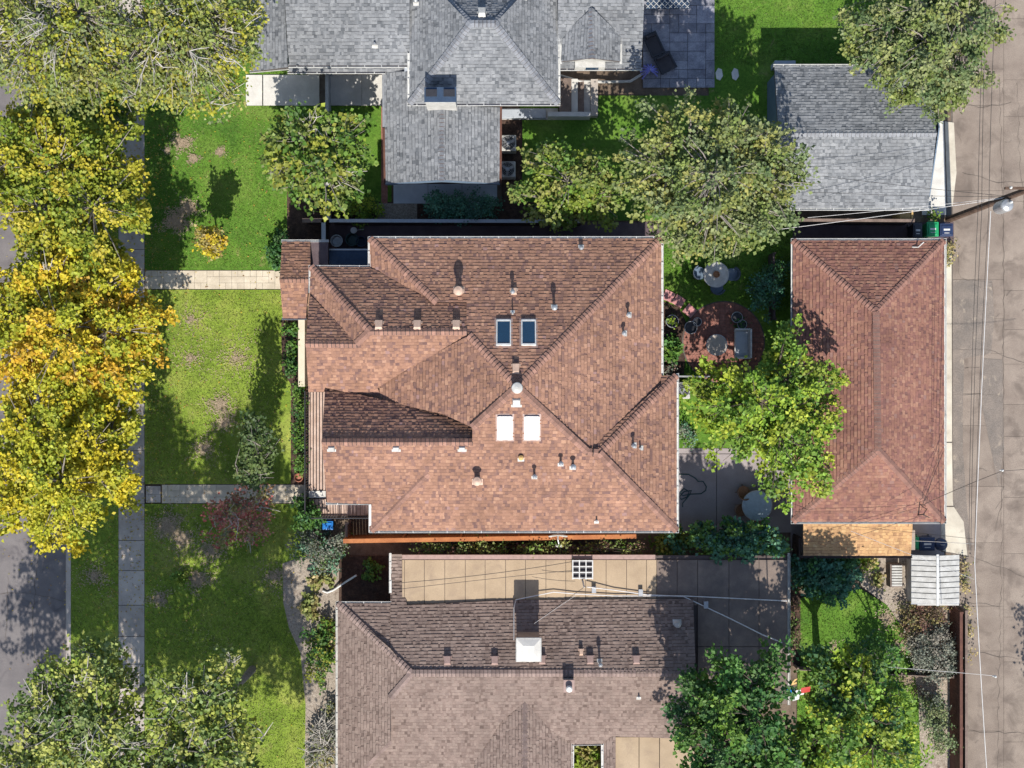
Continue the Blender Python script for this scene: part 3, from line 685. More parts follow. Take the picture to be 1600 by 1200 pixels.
# ------------------------------------------------ garage of the main house
gh = empty('garage', G(1356, 595), 'garage with a rust brown hip roof standing beside the alley', 'garage')
walls(gh, [(1246, 389, 1450, 805)], 2.5, M['stucco'])
rf = Roof(gh, M['sh_garage'], 'cap_garage')
A1, A2 = (1369, 487), (1372, 703)
GW = rf.face([(1238, 376, 2.6), (1238, 815, 2.6), (1369, 487, 4.1)], [(1239, 376), A1, A2, (1239, 815)])
GN = rf.face([(1238, 376, 2.6), (1475, 376, 2.6), (1369, 487, 4.1)], [(1239, 376), (1475, 376), A1])
GE = rf.face([(1475, 376, 2.6), (1475, 815, 2.6), (1372, 703, 4.1)], [(1475, 376), A1, A2, (1475, 815)])
GS = rf.face([(1238, 815, 2.6), (1475, 815, 2.6), (1372, 703, 4.1)], [(1239, 815), (1475, 815), A2])
for a_, b_, p in (((1239, 376), A1, GN), ((1475, 376), A1, GN), ((1239, 815), A2, GS), ((1475, 815), A2, GS), (A2, A1, GE)): rf.hip(Z(*a_, p), Z(*b_, p))
rf.done()
gutter(gh, [(1237.5, 374.5, 2.56), (1476.5, 374.5, 2.56), (1476.5, 816.5, 2.56), (1237.5, 816.5, 2.56), (1237.5, 374.5, 2.56)], clips=False)
for y in (450, 560, 690): window(gh, 1246, y, 'w', 1, .9)
a_, b_ = G(1450, 640), G(1450, 540); MB().span(a_.x + .002, a_.y, a_.x + .06, b_.y, .05, 2.2).build('garage_door', M['offwhite'], gh)
# service mast and cable brackets on the garage corner
ms = MB(); p = W(1434, 805, 2.7); ms.tube([p, p + Vector((0, .15, .9))], .03); ms.tube([p + Vector((0, .1, .75)), p + Vector((.35, -.05, .55))], .02); ms.tube([p + Vector((0, .1, .75)), p + Vector((.3, .35, .4))], .02); ms.tube([p, p + Vector((.4, -.1, 0))], .02)
ms.build('service_mast', M['dark'], gh)
ms = MB(); p = W(1425, 386, 2.75); ms.tube([p, p + Vector((.25, -.02, .12)), p + Vector((.45, .2, .3))], .03); ms.build('service_bracket', M['offwhite'], gh)
# lean-to with golden shingles
lt = empty('lean_to', G(1340, 845), 'low lean-to with golden tan shingles against the garage south wall', 'shed')
walls(lt, [(1262, 822, 1412, 852)], 1.7, M['taupe_wall'])
rf = Roof(lt, M['sh_gold'], 'cap_red')
rf.face([(1255, 867, 1.9), (1425, 867, 1.9), (1255, 817, 2.45)], [(1255, 868), (1255, 817), (1426, 817), (1423, 868)]); rf.done()
gutter(lt, [(1253, 870, 1.85), (1424, 870, 1.85)], M['darkwood'], clips=False)

# ------------------------------------------------ grey house (top)
gy = empty('house', G(740, 60), 'house with light grey shingle roofs and a projecting south wing at the top', 'house')
walls(gy, [(640, -80, 860, 145), (420, -80, 640, 90), (860, -80, 990, 95)], 2.9, M['grey_side']); walls(gy, [(615, 100, 768, 283)], 2.5, M['grey_side'])
rf = Roof(gy, M['sh_grey'], 'cap_grey')
YL = rf.face([(451, 101, 3), (636, 101, 3), (545, 0, 4.1)], [(441, -80), (451, 102), (640, 102), (640, -80)])
rf.face([(393, 110, 2.8), (393, -60, 2.8), (446, 50, 3.4)], [(393, 112), (450, 105), (441, -80), (390, -80)])
rf.face([(451, 112, 2.7), (636, 112, 2.7), (545, 104, 2.8)], [(451, 105), (451, 112), (636, 112), (636, 105)])
YS = rf.face([(640, 162, 3.4), (872, 162, 3.4), (754, 37, 5.2)], [(640, 162), (872, 162), (773, 37), (735, 37)])
YW = rf.face([(640, 162, 3.4), (640, -60, 3.4), (735, 37, 5.2)], [(640, 162), (735, 37), (655, -45), (640, -60)])
YE = rf.face([(872, 162, 3.4), (872, -60, 3.4), (773, 37, 5.2)], [(872, 162), (773, 37), (850, -45), (872, -60)])
YN = rf.face([(735, 37, 5.2), (773, 37, 5.2), (754, -45, 3.0)], [(735, 37), (773, 37), (850, -45), (655, -45)])
YR = rf.face([(872, 107, 2.9), (1001, 107, 2.9), (940, 0, 4.1)], [(872, 107), (1002, 107), (1010, -80), (872, -80)])
DW = rf.face([(877, 95, 3.45), (880, 50, 3.45), (925, 91, 4.15)], [(877, 96), (925, 91), (925, 12), (880, 55)])
DE = rf.face([(970, 95, 3.45), (970, 50, 3.45), (925, 91, 4.15)], [(925, 91), (969, 96), (969, 55), (925, 12)])
XW = rf.face([(601, 113, 2.6), (603, 285, 2.6), (690, 281, 3.4)], [(600, 112), (640, 112), (640, 164), (690, 164), (690, 281), (603, 287)])
XE = rf.face([(781, 168, 2.6), (781, 287, 2.6), (690, 281, 3.4)], [(690, 164), (781, 168), (780, 287), (690, 281)])
for a_, b_, p, dr in (((640, 162), (735, 37), YS, .12), ((872, 162), (773, 37), YS, .12), ((773, 37), (735, 37), YS, .12), ((655, -45), (735, 37), YN, .12), ((850, -45), (773, 37), YN, .12), ((925, 91), (925, 12), DW, .3), ((690, 281), (690, 172), XW, .3)): rf.hip(Z(*a_, p), Z(*b_, p), dr)
rf.done()
gutter(gy, [(451, 103.5, 2.95), (636, 103.5, 2.95)]); gutter(gy, [(451, 113.5, 2.65), (600, 113.5, 2.65)]); gutter(gy, [(638.5, 84, 3.4), (638.5, 163.5, 3.35), (873.5, 163.5, 3.35), (873.5, 50, 3.4)]); gutter(gy, [(873, 108.5, 2.85), (1002, 108.5, 2.85)])
gutter(gy, [(392, 112, 2.75), (450, 107, 2.75)], M['offwhite'], clips=False); gutter(gy, [(876, 98, 3.4), (876, 62, 3.4)], clips=False); gutter(gy, [(970, 98, 3.4), (970, 62, 3.4)], clips=False)
gutter(gy, [(599.5, 200, 2.55), (601.5, 286, 2.55)], M['reddark'], clips=False); gutter(gy, [(599, 114, 2.55), (599.5, 198, 2.55)], M['galv'], clips=False); gutter(gy, [(782.5, 168, 2.55), (782, 284, 2.55)], M['reddark'], clips=False)
fb = MB()
for (x0, z0, x1, z1) in ((602, 2.6, 690, 3.4), (690, 3.4, 781, 2.6)):
    p, q = W(x0, 288, z0), W(x1, 283, z1)
    if x0 == 690: p, q = W(690, 283, 3.4), W(781, 288, 2.6)
    fb.add([p, q, q - Vector((0, 0, .28)), p - Vector((0, 0, .28)), p + Vector((0, .05, 0)), q + Vector((0, .05, 0)), q + Vector((0, .05, -.28)), p + Vector((0, .05, -.28))], [(0, 1, 2, 3), (7, 6, 5, 4), (0, 4, 5, 1), (1, 5, 6, 2), (3, 2, 6, 7), (0, 3, 7, 4)])
fb.build('bargeboard', M['blue_side'], gy)
# front face of the dormer gable and trim
p = W(881, 96, 3.4); q = W(966, 96, 3.4); r_ = W(925, 92, 4.1); MB().add([p, q, r_, p + Vector((0, .3, 0)), q + Vector((0, .3, 0)), r_ + Vector((0, .3, 0))], [(0, 1, 2), (5, 4, 3), (0, 3, 4, 1), (1, 4, 5, 2), (2, 5, 3, 0)]).build('dormer_gable', M['offwhite'], gy)
q = W(945, 104, 3.1); p = W(898, 104, 3.1); MB().span(p.x, p.y - .1, q.x, p.y + .25, 2.9, 3.35).build('dormer_window', M['offwhite'], gy)
MB().span(p.x + .5, p.y - .12, q.x - .3, p.y - .02, 2.95, 3.3).build('dormer_pane', M['glass_blue'], gy)
c = W(688, 149, 4.9); ch = empty('chimney', Vector((c.x, c.y, 3.2)) - wloc(gy)); ch.parent = gy; ch['label'] = 'wide white chimney with a dark metal cap'
MB().box((c.x, c.y, 3.95), (1.36, .62, 1.75)).build('stack', M['offwhite'], ch); MB().box((c.x, c.y + .04, 4.86), (1.44, .66, .07)).build('crown', M['navy'], ch)
m = MB()
for dx in (-.4, .4): m.box((c.x + dx, c.y + .1, 4.95), (.5, .3, .12))
m.build('cap', M['dark'], ch)
boxvent(gy, 753, 24, YN, M['offwhite'], .35, .35, .3); pipe(gy, 586, 70, YL, .05, .25, False); pipe(gy, 650, 3, YL, .05, .25, True); pipe(gy, 818, -4, YE, .05, .3)
window(gy, 690, 283, 's', 1.5, 1.2, .9); window(gy, 530, 90, 's', 1.5, 1.2, .9); window(gy, 740, 283, 's', .7, 1.2, .9)
# porch post rail fence (pale, runs south from the porch)
def fence(pts, hh, mat, label, cap=.12, mcap=None, name='fence', bt=.025, sp=.15, tall_jit=0, group=None):
    P = [G(*p) for p in pts]; f = empty(name, P[0], label, 'fence', group); pb = MB(); cp = MB()
    for a_, b_ in zip(P, P[1:]):
        d = b_ - a_; L = d.length; d.normalize(); ang = math.atan2(d.y, d.x); n = max(1, int(L / sp)); sdv = Vector((-d.y, d.x, 0))
        for i in range(n):
            c_ = a_ + d * (L * (i + .5) / n); z = hh - .03 + random.uniform(-tall_jit, tall_jit); pb.box((c_.x, c_.y, z / 2), (L / n - .008, bt, z), ang)
        for i in range(int(L / 2.4) + 1):
            c_ = a_ + d * (L * i / max(1, int(L / 2.4))); m_ = MB(); m_.box((c_.x + sdv.x * .06, c_.y + sdv.y * .06, (hh + .02) / 2), (.09, .09, hh + .02), ang); m_.build('post', mat, f)
        c_ = (a_ + b_) / 2; cp.box((c_.x, c_.y, hh + (.012 if a_ is P[0] else .02)), (L + cap * .5, cap, .04), ang)
    pb.build('boards', mat, f, 'stuff'); cp.build('cap_rail', mcap or mat, f); return f
fence([(517, 118), (518, 347)], 1.3, M['grey_side'], 'pale grey fence running south from the grey house porch', .16, M['offwhite'])
fence([(524, 352), (905, 353)], 1.7, M['darkwood'], 'dark fence along the north side of the central house', .16, M['grey_side'])
fence([(482, 351), (513, 351)], 1.5, M['darkwood'], 'short dark fence return near the entry porch', .2, M['wood'])
fence([(513, 351), (513, 388)], 1.5, M['darkwood'], 'short pale capped fence beside the water butts', .2, M['galv'])
fence([(1210, 351), (1410, 352)], 1.7, M['darkwood'], 'dark fence between the grey garage and the rust roofed garage', .14, M['wood'])
fence([(1200, 400), (1201, 500)], 1.3, M['darkwood'], 'dark low fence west of the garage between garden and drive', .1)
fence([(1039, 588), (1180, 590)], .8, M['darkwood'], 'low garden divider below the round red patio', .08, M['galv'])
fence([(548, 836), (985, 829)], 2.3, M['redwood'], 'orange stained cedar fence along the south side of the central house', .2, M['redwood'])
fence([(548, 812), (548, 838)], 1.6, M['wood'], 'short cedar fence return beside the terrace', .12, M['wood'])
fence([(1483, 948), (1483, 1300)], 1.6, M['reddark'], 'dark red inner fence along the alley', .14, M['reddark'])
fence([(1492, 946), (1492, 1300)], 1.5, M['wood'], 'grey brown outer fence along the alley edge', .12, M['wood'])
fence([(1238, 835), (1238, 868)], 1.5, M['darkwood'], 'dark fence stub beside the lean-to', .1)
fence([(1240, 1040), (1480, 1052)], .9, M['wood'], 'thin wire topped fence crossing the back lawn', .04, M['wood'], bt=.01, sp=1.2)
# grey house steps by the slate patio
st = empty('stairs', G(900, 155), 'concrete steps with side walls south of the grey house dormer', 'stairs')
for i, (x0, x1, z) in enumerate(((873, 892, .75), (892, 902, .6), (902, 912, .45), (912, 922, .3))):
    a_, b_ = G(x0, 180), G(x1, 128); MB().span(a_.x, a_.y, b_.x - .01, b_.y, 0, z).build('step', M['pale'] if i % 2 else M['wood'], st)
a_, b_ = G(922, 185), G(933, 128); MB().span(a_.x, a_.y, b_.x, b_.y, 0, .55).build('side_wall', M['conc'], st)
a_, b_ = G(855, 188), G(933, 181); MB().span(a_.x, a_.y, G(921, 0).x, b_.y, 0, .9).build('side_wall', M['pale'], st)
a_, b_ = W(781, 168, .3), W(853, 185, .3)
top(MB().span(a_.x, b_.y, b_.x, a_.y - .1, .1, .4), 'planter', M['grey_side'], 'pale blue planter box against the grey house wall', 'planter', bevel=.02)
# long pale pipe curving on the slate patio edge
pp = MB(); pp.tube([W(875, 118, .4), W(905, 127, .4), W(950, 128, .3), W(985, 127, .25), W(1008, 113, .3), W(1012, 105, .4)], .07, 8)
top(pp, 'drain_hose', M['offwhite'], 'thick pale hose curving from the grey house to the slate patio', 'hose')

# ------------------------------------------------ grey garage (upper right)
gg = empty('garage', G(1340, 215), 'detached garage with grey gable roof at the upper right', 'garage')
walls(gg, [(1198, 130, 1425, 320)], 2.55, M['blue_side'])
a_, b_ = G(1198, 130), G(1425, 320)
for x in (a_.x, b_.x):
    MB().add([(x - .03, b_.y, 2.5), (x - .03, a_.y, 2.5), (x - .03, (a_.y + b_.y) / 2, 3.85), (x + .03, b_.y, 2.5), (x + .03, a_.y, 2.5), (x + .03, (a_.y + b_.y) / 2, 3.85)], [(0, 1, 2), (5, 4, 3), (0, 3, 4, 1), (1, 4, 5, 2), (2, 5, 3, 0)]).build('gable_wall', M['blue_side'], gg)
rf = Roof(gg, M['sh_grey'], 'cap_grey')
rf.face([(1210, 104, 2.6), (1453, 104, 2.6), (1463, 208, 4.05)], [(1210, 104), (1453, 104), (1463, 208), (1216, 208)])
QS = rf.face([(1208, 325, 2.6), (1450, 325, 2.6), (1463, 208, 4.05)], [(1208, 325), (1216, 208), (1463, 208), (1450, 325)])
rf.hip(Z(1463, 208.5, QS), Z(1216, 208.5, QS), .3); rf.done()
gutter(gg, [(1210, 102.5, 2.57), (1453, 102.5, 2.57)]); gutter(gg, [(1208, 327, 2.57), (1450, 327, 2.57)]); 
a_, b_ = G(1425, 300), G(1425, 160); MB().span(a_.x + .035, a_.y, a_.x + .09, b_.y, .05, 2.2).build('garage_door', M['offwhite'], gg)
a_ = W(1212, 97, 1.2); top(MB().box((a_.x + .5, a_.y, .5), (1.0, .25, 1.0)), 'utility_cabinet', M['grey_side'], 'small grey cabinet on the north wall of the grey garage', 'cabinet', bevel=.01)
a_ = W(1425, 338, 1.3); top(MB().box((a_.x - .3, a_.y + .05, .62), (.5, .35, 1.24)).box((a_.x + .02, a_.y + .08, .62), (.1, .5, 1.3)), 'wood_crate', M['pine'], 'raw pine frame box standing by the fence south of the grey garage', 'crate')

# ------------------------------------------------ taupe house (bottom)
th = empty('house', G(820, 1060), 'low house with taupe shingle roof and tan flat roof at the bottom', 'house')
walls(th, [(555, 975, 889, 1290), (936, 975, 1060, 1290)], 2.6, M['taupe_wall']); walls(th, [(889.5, 975, 935.5, 1132)], 2.6, M['taupe_wall']); walls(th, [(640, 885, 1010, 975)], 2.35, M['taupe_wall'])
rf = Roof(th, M['sh_brown'], 'cap_brown')
TN = rf.face([(610, 945, 2.75), (1083, 937, 2.75), (800, 1052, 4.1)], [(610, 906), (628, 906), (636, 946), (800, 938), (1083, 936), (1087, 1052), (643, 1052), (610, 1013)])
TW = rf.face([(528, 943, 2.7), (528, 1230, 2.7), (643, 1052, 4.1)], [(528, 943), (610, 1013), (643, 1052), (610, 1090), (610, 1157), (528, 1238)])
rf.face([(528, 943, 2.7), (610, 943, 2.7), (610, 1013, 3.55)], [(528, 943), (610, 943), (610, 1013)])
rf.face([(610, 866, 2.7), (628, 866, 2.7), (610, 906, 2.75)], [(611, 866), (628, 866), (628, 906), (611, 906)])
TS = rf.face([(643, 1052, 4.1), (1035, 1052, 4.1), (800, 1250, 2.2)], [(643, 1052), (1087, 1052), (1087, 1155), (955, 1150), (942, 1162), (895, 1163), (860, 1140), (820, 1096), (785, 1125), (742, 1190), (738, 1290), (528, 1290), (528, 1238), (610, 1157), (610, 1090)])
TG1 = rf.face([(820, 1096, 3.68), (820, 1290, 3.68), (742, 1190, 2.8)], [(820, 1096), (820, 1290), (738, 1290), (742, 1190), (785, 1125)])
TG2 = rf.face([(820, 1096, 3.68), (820, 1290, 3.68), (895, 1163, 2.9)], [(820, 1096), (860, 1140), (895, 1163), (893, 1290), (820, 1290)])
rf.face([(942, 1162, 2.9), (955, 1150, 3.1), (945, 1290, 2.9)], [(942, 1162), (955, 1150), (962, 1148), (962, 1290), (942, 1290)])
for a_, b_, p, dr in (((528, 943), (643, 1052), TW, .12), ((610, 1090), (643, 1052), TS, .12), ((528, 1238), (610, 1157), TS, .12), ((1087, 1052), (643, 1052), TS, .12), ((820, 1250), (820, 1096), TG1, .3)): rf.hip(Z(*a_, p), Z(*b_, p), dr)
rf.done()
# flat tan roof in panels
fl = MB(); zf = 2.62
def fbox(x0, y0, x1, y1, z0, z1, mb): a_, b_ = W(x0, y1, z1), W(x1, y0, z1); mb.span(a_.x, a_.y, b_.x, b_.y, z0, z1); return mb
fbox(628, 868, 1232, 1100, zf - .25, zf - .08, fl)
fo = fl.build('flat_roof', M['deck'], th); xs = [628, 632, 663, 695, 727, 758, 790, 821, 853, 884, 915, 947, 979, 1010, 1026, 1058, 1090, 1139, 1186, 1231]
for a_, b_ in zip(xs, xs[1:]):
    y1 = 946 if b_ <= 1090 else 1010
    fbox(a_ + .4, 875, b_ - .4, y1, zf - .08, zf, MB()).build('roof_panel', M['tanroof' if a_ < 1020 else 'tanroof_painted_shade'], fo)
for (x0, x1) in ((1090, 1139), (1139, 1186), (1186, 1231)): fbox(x0 + .5, 1011, x1 - .5, 1100, zf - .08, zf, MB()).build('roof_panel', M['tanroof_painted_shade'], fo)
fbox(628, 867, 1024, 874, zf - .1, zf + .04, MB()).build('edge_flashing', M['flash'], fo)
gutter(th, [(1232.5, 866, zf), (1232.5, 1100, zf)], M['offwhite'], clips=False)
tf = MB(); fbox(962, 1152, 998, 1290, 2.6, 3.02, tf); tf.build('flat_roof', M['tanroof'], th)
for (x0, x1) in ((999, 1030), (1031, 1088)): fbox(x0, 1150, x1, 1290, 2.6, 3.03, MB()).build('roof_panel', M['tanroof'], th)
gutter(th, [(527, 941.5, 2.66), (610, 941.5, 2.66)]); gutter(th, [(526.5, 942, 2.66), (526.5, 1238, 2.66)], M['offwhite'], r=.07); gutter(th, [(610, 866, 2.7), (610, 925, 2.7)])
gutter(th, [(895, 1163, 2.95), (942, 1162, 2.95)], clips=False); gutter(th, [(895, 1163, 2.95), (894, 1290, 2.95)]); gutter(th, [(941, 1163, 2.95), (942, 1290, 2.95)])
# big chimney with square white cap
c = W(826, 1015, 4.9); ch = empty('chimney', Vector((c.x, c.y, 3.4)) - wloc(th)); ch.parent = th; ch['label'] = 'broad chimney with a square cream cap'
MB().box((c.x, c.y, 4.0), (1.0, .95, 1.7)).build('stack', M['taupe_wall'], ch)
cp = MB(); cp.box((c.x, c.y, 4.9), (1.16, 1.1, .1)); cp.build('crown', M['offwhite'], ch, bevel=.04)
cp = MB(); x, y = c.x, c.y; cp.add([(x - .52, y - .48, 4.95), (x + .52, y - .48, 4.95), (x + .52, y + .48, 4.95), (x - .52, y + .48, 4.95), (x - .25, y - .2, 5.08), (x + .25, y - .2, 5.08), (x + .25, y + .2, 5.08), (x - .25, y + .2, 5.08)], [(0, 1, 5, 4), (1, 2, 6, 5), (2, 3, 7, 6), (3, 0, 4, 7), (4, 5, 6, 7)]); cp.build('cap', M['pale'], ch, bevel=.02)
c = W(889, 1072, 4.55); ch = empty('chimney', Vector((c.x, c.y, 3.8)) - wloc(th)); ch.parent = th; ch['label'] = 'small grey chimney with a round white flue'
MB().box((c.x, c.y, 4.15), (.44, .5, .8)).build('stack', M['galv'], ch); MB().box((c.x, c.y, 4.57), (.5, .56, .05)).build('crown', M['brown_vent'], ch)
MB().lathe([(.14, 4.6), (.15, 4.8), (.1, 4.85)], (c.x, c.y - .08, 0), 14).build('flue', M['white'], ch)
for x, y in ((699, 1033), (773, 1033), (847, 1032), (922, 1032), (994, 1032)): boxvent(th, x, y, TN, M['brown_vent'], .32, .36, .2)
boxvent(th, 908, 1020, TN, M['tan_vent'], .18, .26, .2); pipe(th, 937, 1035, TN, .05, .5, True); pipe(th, 998, 1088, TS, .035, .25, False); pipe(th, 1058, 975, TN, .1, .2, True, M['offwhite'], .14)
for y in (1000, 1090, 1160): window(th, 555, y, 'w', 1.2, 1.1, .9)
# roof conduits and fittings on the tan roof
cd = MB()
for pts in ([(803, 1000, 3.9), (803, 950, 3.1), (806, 937, 2.9), (865, 925, 2.75), (900, 928, 2.72), (960, 931, 2.72), (1066, 931, 2.72), (1110, 933, 2.72), (1230, 939, 2.72)], [(917, 917, 2.9), (960, 922, 2.74), (1010, 929, 2.74), (1068, 932, 2.74), (1142, 967, 2.74), (1192, 992, 2.74), (1222, 1004, 2.74)]):
    cd.tube([W(*p) for p in pts], .025, 6)
cd.build('conduit', M['wirew'], th)
for x, y in ((928, 921), (1001, 926), (1103, 945)):
    c = W(x, y, 2.75); m = MB(); m.box((c.x, c.y, 2.72), (.2, .32, .2)); m.build('junction_box', M['galv'], th)
c = W(910, 889, 2.75); rk = empty('roof_rack', c, 'white metal lattice frame with dark openings on the tan flat roof', 'rack')
for i in range(4):
    m = MB(); m.box((c.x, c.y - .4 + i * .27, 2.95), (.98, .05, .05)); m.build('crossbar', M['white'], rk)
for i in range(4):
    m = MB(); m.box((c.x - .46 + i * .307, c.y, 2.99), (.05, .9, .03)); m.build('upright', M['white'], rk)
m = MB(); m.box((c.x, c.y, 2.74), (.92, .86, .2)); m.build('body', M['fabric'], rk)
m = MB(); m.tube([(c.x, c.y - .5, 2.7), (c.x + .05, c.y - .75, 3.3)], .04); m.build('mast', M['white'], rk)

# ---------------------------------------------------------------- white shed
sh = empty('shed', G(1452, 905), 'small white metal shed with ribbed gable roof beside the alley', 'shed')
walls(sh, [(1415, 872, 1478, 936)], 1.75, M['offwhite'])
for sgn in (-1, 1):
    for i in range(9):
        y0 = 868 + i * 8.55; y1 = y0 + 8.55; pr_ = W(1465, y0, 2.15); pr2 = W(1465, y1, 2.15); ex = W(1424 if sgn < 0 else 1499, y0, 1.8); ey = W(0, y1, 1.8).y
        m = MB(); g_ = .02
        m.slab3([(pr_.x, pr2.y + g_, pr_.z), (ex.x, pr2.y + g_, 1.8), (ex.x, pr_.y - g_, 1.8), (pr_.x, pr_.y - g_, pr_.z)][::(1 if sgn < 0 else -1)], .05)
        m.build('roof_panel', M['offwhite'], sh)
m = MB(); a_ = W(1465, 867, 2.15); b_ = W(1465, 946, 2.15); m.box(((a_.x), (a_.y + b_.y) / 2, 2.16), (.12, a_.y - b_.y + .04, .03)); m.build('ridge_strip', M['white'], sh)
m = MB(); a_ = W(1424, 867, 1.8); b_ = W(1499, 945, 1.8); m.slab3([(a_.x, b_.y + .02, 1.77), (b_.x, b_.y + .02, 1.77), (b_.x, a_.y - .02, 1.77), (a_.x, a_.y - .02, 1.77)], .04); m.build('roof_base', M['galv'], sh)

# ---------------------------------------------------------------- equipment and furniture
def ac_unit(px, py, label, s_=.78, hh=.75):
    c = W(px, py, hh); e = empty('air_conditioner', (c.x, c.y, .1), label, 'air conditioner', 'outdoor air conditioner units')
    MB().box((c.x, c.y, .1 + hh / 2), (s_, s_, hh)).build('casing', M['offwhite'], e, bevel=.05)
    m = MB(); m.lathe([(s_ * .42, hh + .1), (s_ * .42, hh + .115)], (c.x, c.y, 0), 28); m.build('fan_well', M['dark'], e)
    g_ = MB()
    for r_ in (.12, .2, .28, .34):
        n = 24; g_.tube([(c.x + s_ / .8 * r_ * math.cos(2 * math.pi * i / n), c.y + s_ / .8 * r_ * math.sin(2 * math.pi * i / n), hh + .16) for i in range(n + 1)], .008, 4)
    for i in range(10):
        t = 2 * math.pi * i / 10; g_.tube([(c.x, c.y, hh + .17), (c.x + .35 * math.cos(t), c.y + .35 * math.sin(t), hh + .14)], .008, 4)
    g_.build('grille', M['galv'], e); m = MB(); m.lathe([(.1, hh + .12), (.09, hh + .18)], (c.x, c.y, 0), 14); m.build('motor_cap', M['galv'], e)
    for i in range(3):
        t = 2.09 * i + .4; m = MB(); Mx = Matrix.Rotation(t, 3, 'Z') @ Matrix.Rotation(.35, 3, 'X'); m.box((c.x + .19 * math.cos(t), c.y + .19 * math.sin(t), hh + .13), (.24, .14, .008), M=Mx); m.build('fan_blade', M['galv'], e)
ac_unit(794, 224, 'air conditioner beside the grey south wing, upper of the two')
ac_unit(793, 265, 'air conditioner beside the grey south wing, lower of the two')
ac_unit(1065, 610, 'air conditioner at the east wall of the central house', .8)
def bin_(px, py, mat, label, w_=.55, d_=.7, h_=1.05, hand=(0, 1), mark=True):
    c = W(px, py, h_); e = empty('wheelie_bin', (c.x, c.y, .03), label, 'bin', 'wheeled bins'); x, y = c.x, c.y
    m = MB(); a_, b_ = w_ / 2 * .8, d_ / 2 * .8
    m.add([(x - a_, y - b_, .08), (x + a_, y - b_, .08), (x + a_, y + b_, .08), (x - a_, y + b_, .08), (x - w_ / 2 * .95, y - d_ / 2 * .95, h_ - .08), (x + w_ / 2 * .95, y - d_ / 2 * .95, h_ - .08), (x + w_ / 2 * .95, y + d_ / 2 * .95, h_ - .08), (x - w_ / 2 * .95, y + d_ / 2 * .95, h_ - .08)], [(3, 2, 1, 0), (0, 1, 5, 4), (1, 2, 6, 5), (2, 3, 7, 6), (3, 0, 4, 7), (4, 5, 6, 7)]); m.build('body', mat, e)
    m = MB(); m.box((x, y, h_ - .03), (w_ * 1.04, d_ * 1.0, .07)); m.box((x, y - .02, h_ + .02), (w_ * .8, d_ * .75, .05)); m.build('lid', mat, e, bevel=.02)
    m = MB(); m.tube([(x - w_ * .35, y + d_ / 2 + .05, h_ - .1), (x + w_ * .35, y + d_ / 2 + .05, h_ - .1)], .02); m.build('handle', mat, e)
    for s_ in (-1, 1):
        m = MB(); m.lathe([(.1, -.03), (.1, .03)], (x + s_ * w_ * .42, y + d_ * .42, .11), 14, Matrix.Rotation(R(90), 3, 'Y')); m.build('wheel', M['dark'], e)
    if mark:
        m = MB(); m.box((x, y, h_ + .048), (w_ * .5, .09, .004)); m.box((x, y - .16, h_ + .048), (w_ * .4, .03, .004)); m.build('decal', M['white'], e)
bin_(1434, 360, M['black_bin'], 'slim dark bin leftmost of the three by the garage', .42, .7)
bin_(1457.5, 358, M['green_bin'], 'bright green bin between two dark bins by the garage')
bin_(1479, 359, M['blue_bin'], 'navy wheeled bin at the alley corner, rightmost of the three', .6, .62)
bin_(1431, 849, M['green_bin'], 'teal green bin next to the lean-to', .3, .6, .9, mark=False)
bin_(1449, 850, M['blue_bin'], 'navy bin between the lean-to and the covered grill', .7, .65, .9)
g_ = W(1472, 851, 1.0); e = empty('barbecue_grill', (g_.x, g_.y, .04), 'dark kettle shaped grill beside the navy bin by the alley', 'grill')
MB().lathe([(.05, .55), (.24, .62), (.31, .8), (.31, .84)], (g_.x, g_.y, 0), 20).build('bowl', M['dark'], e); MB().lathe([(.32, .84), (.28, .96), (.12, 1.05), (.03, 1.07)], (g_.x, g_.y, 0), 20).build('lid', M['blue_bin'], e)
MB().tube([(g_.x - .08, g_.y, 1.06), (g_.x - .08, g_.y, 1.12), (g_.x + .08, g_.y, 1.12), (g_.x + .08, g_.y, 1.06)], .014).build('handle', M['galv'], e)
for t in (0, 2.1, 4.2): MB().tube([(g_.x + .12 * math.cos(t), g_.y + .12 * math.sin(t), .62), (g_.x + .3 * math.cos(t), g_.y + .3 * math.sin(t), .04)], .015).build('leg', M['galv'], e)
bc = W(1401, 900, .8); e = empty('storage_box', (bc.x, bc.y, .05), 'louvred grey box on the gravel beside the white shed', 'box')
MB().box((bc.x, bc.y, .4), (.58, 1.1, .7)).build('body', M['wood'], e)
for i in range(8): MB().box((bc.x + .02, bc.y - .45 + i * .13, .78), (.5, .09, .03)).build('slat', M['offwhite'], e)
bb = W(513, 820, .9); bin_(512, 821, M['blue'], 'bright blue bin tucked below the front terrace', .5, .42, .6, mark=False)

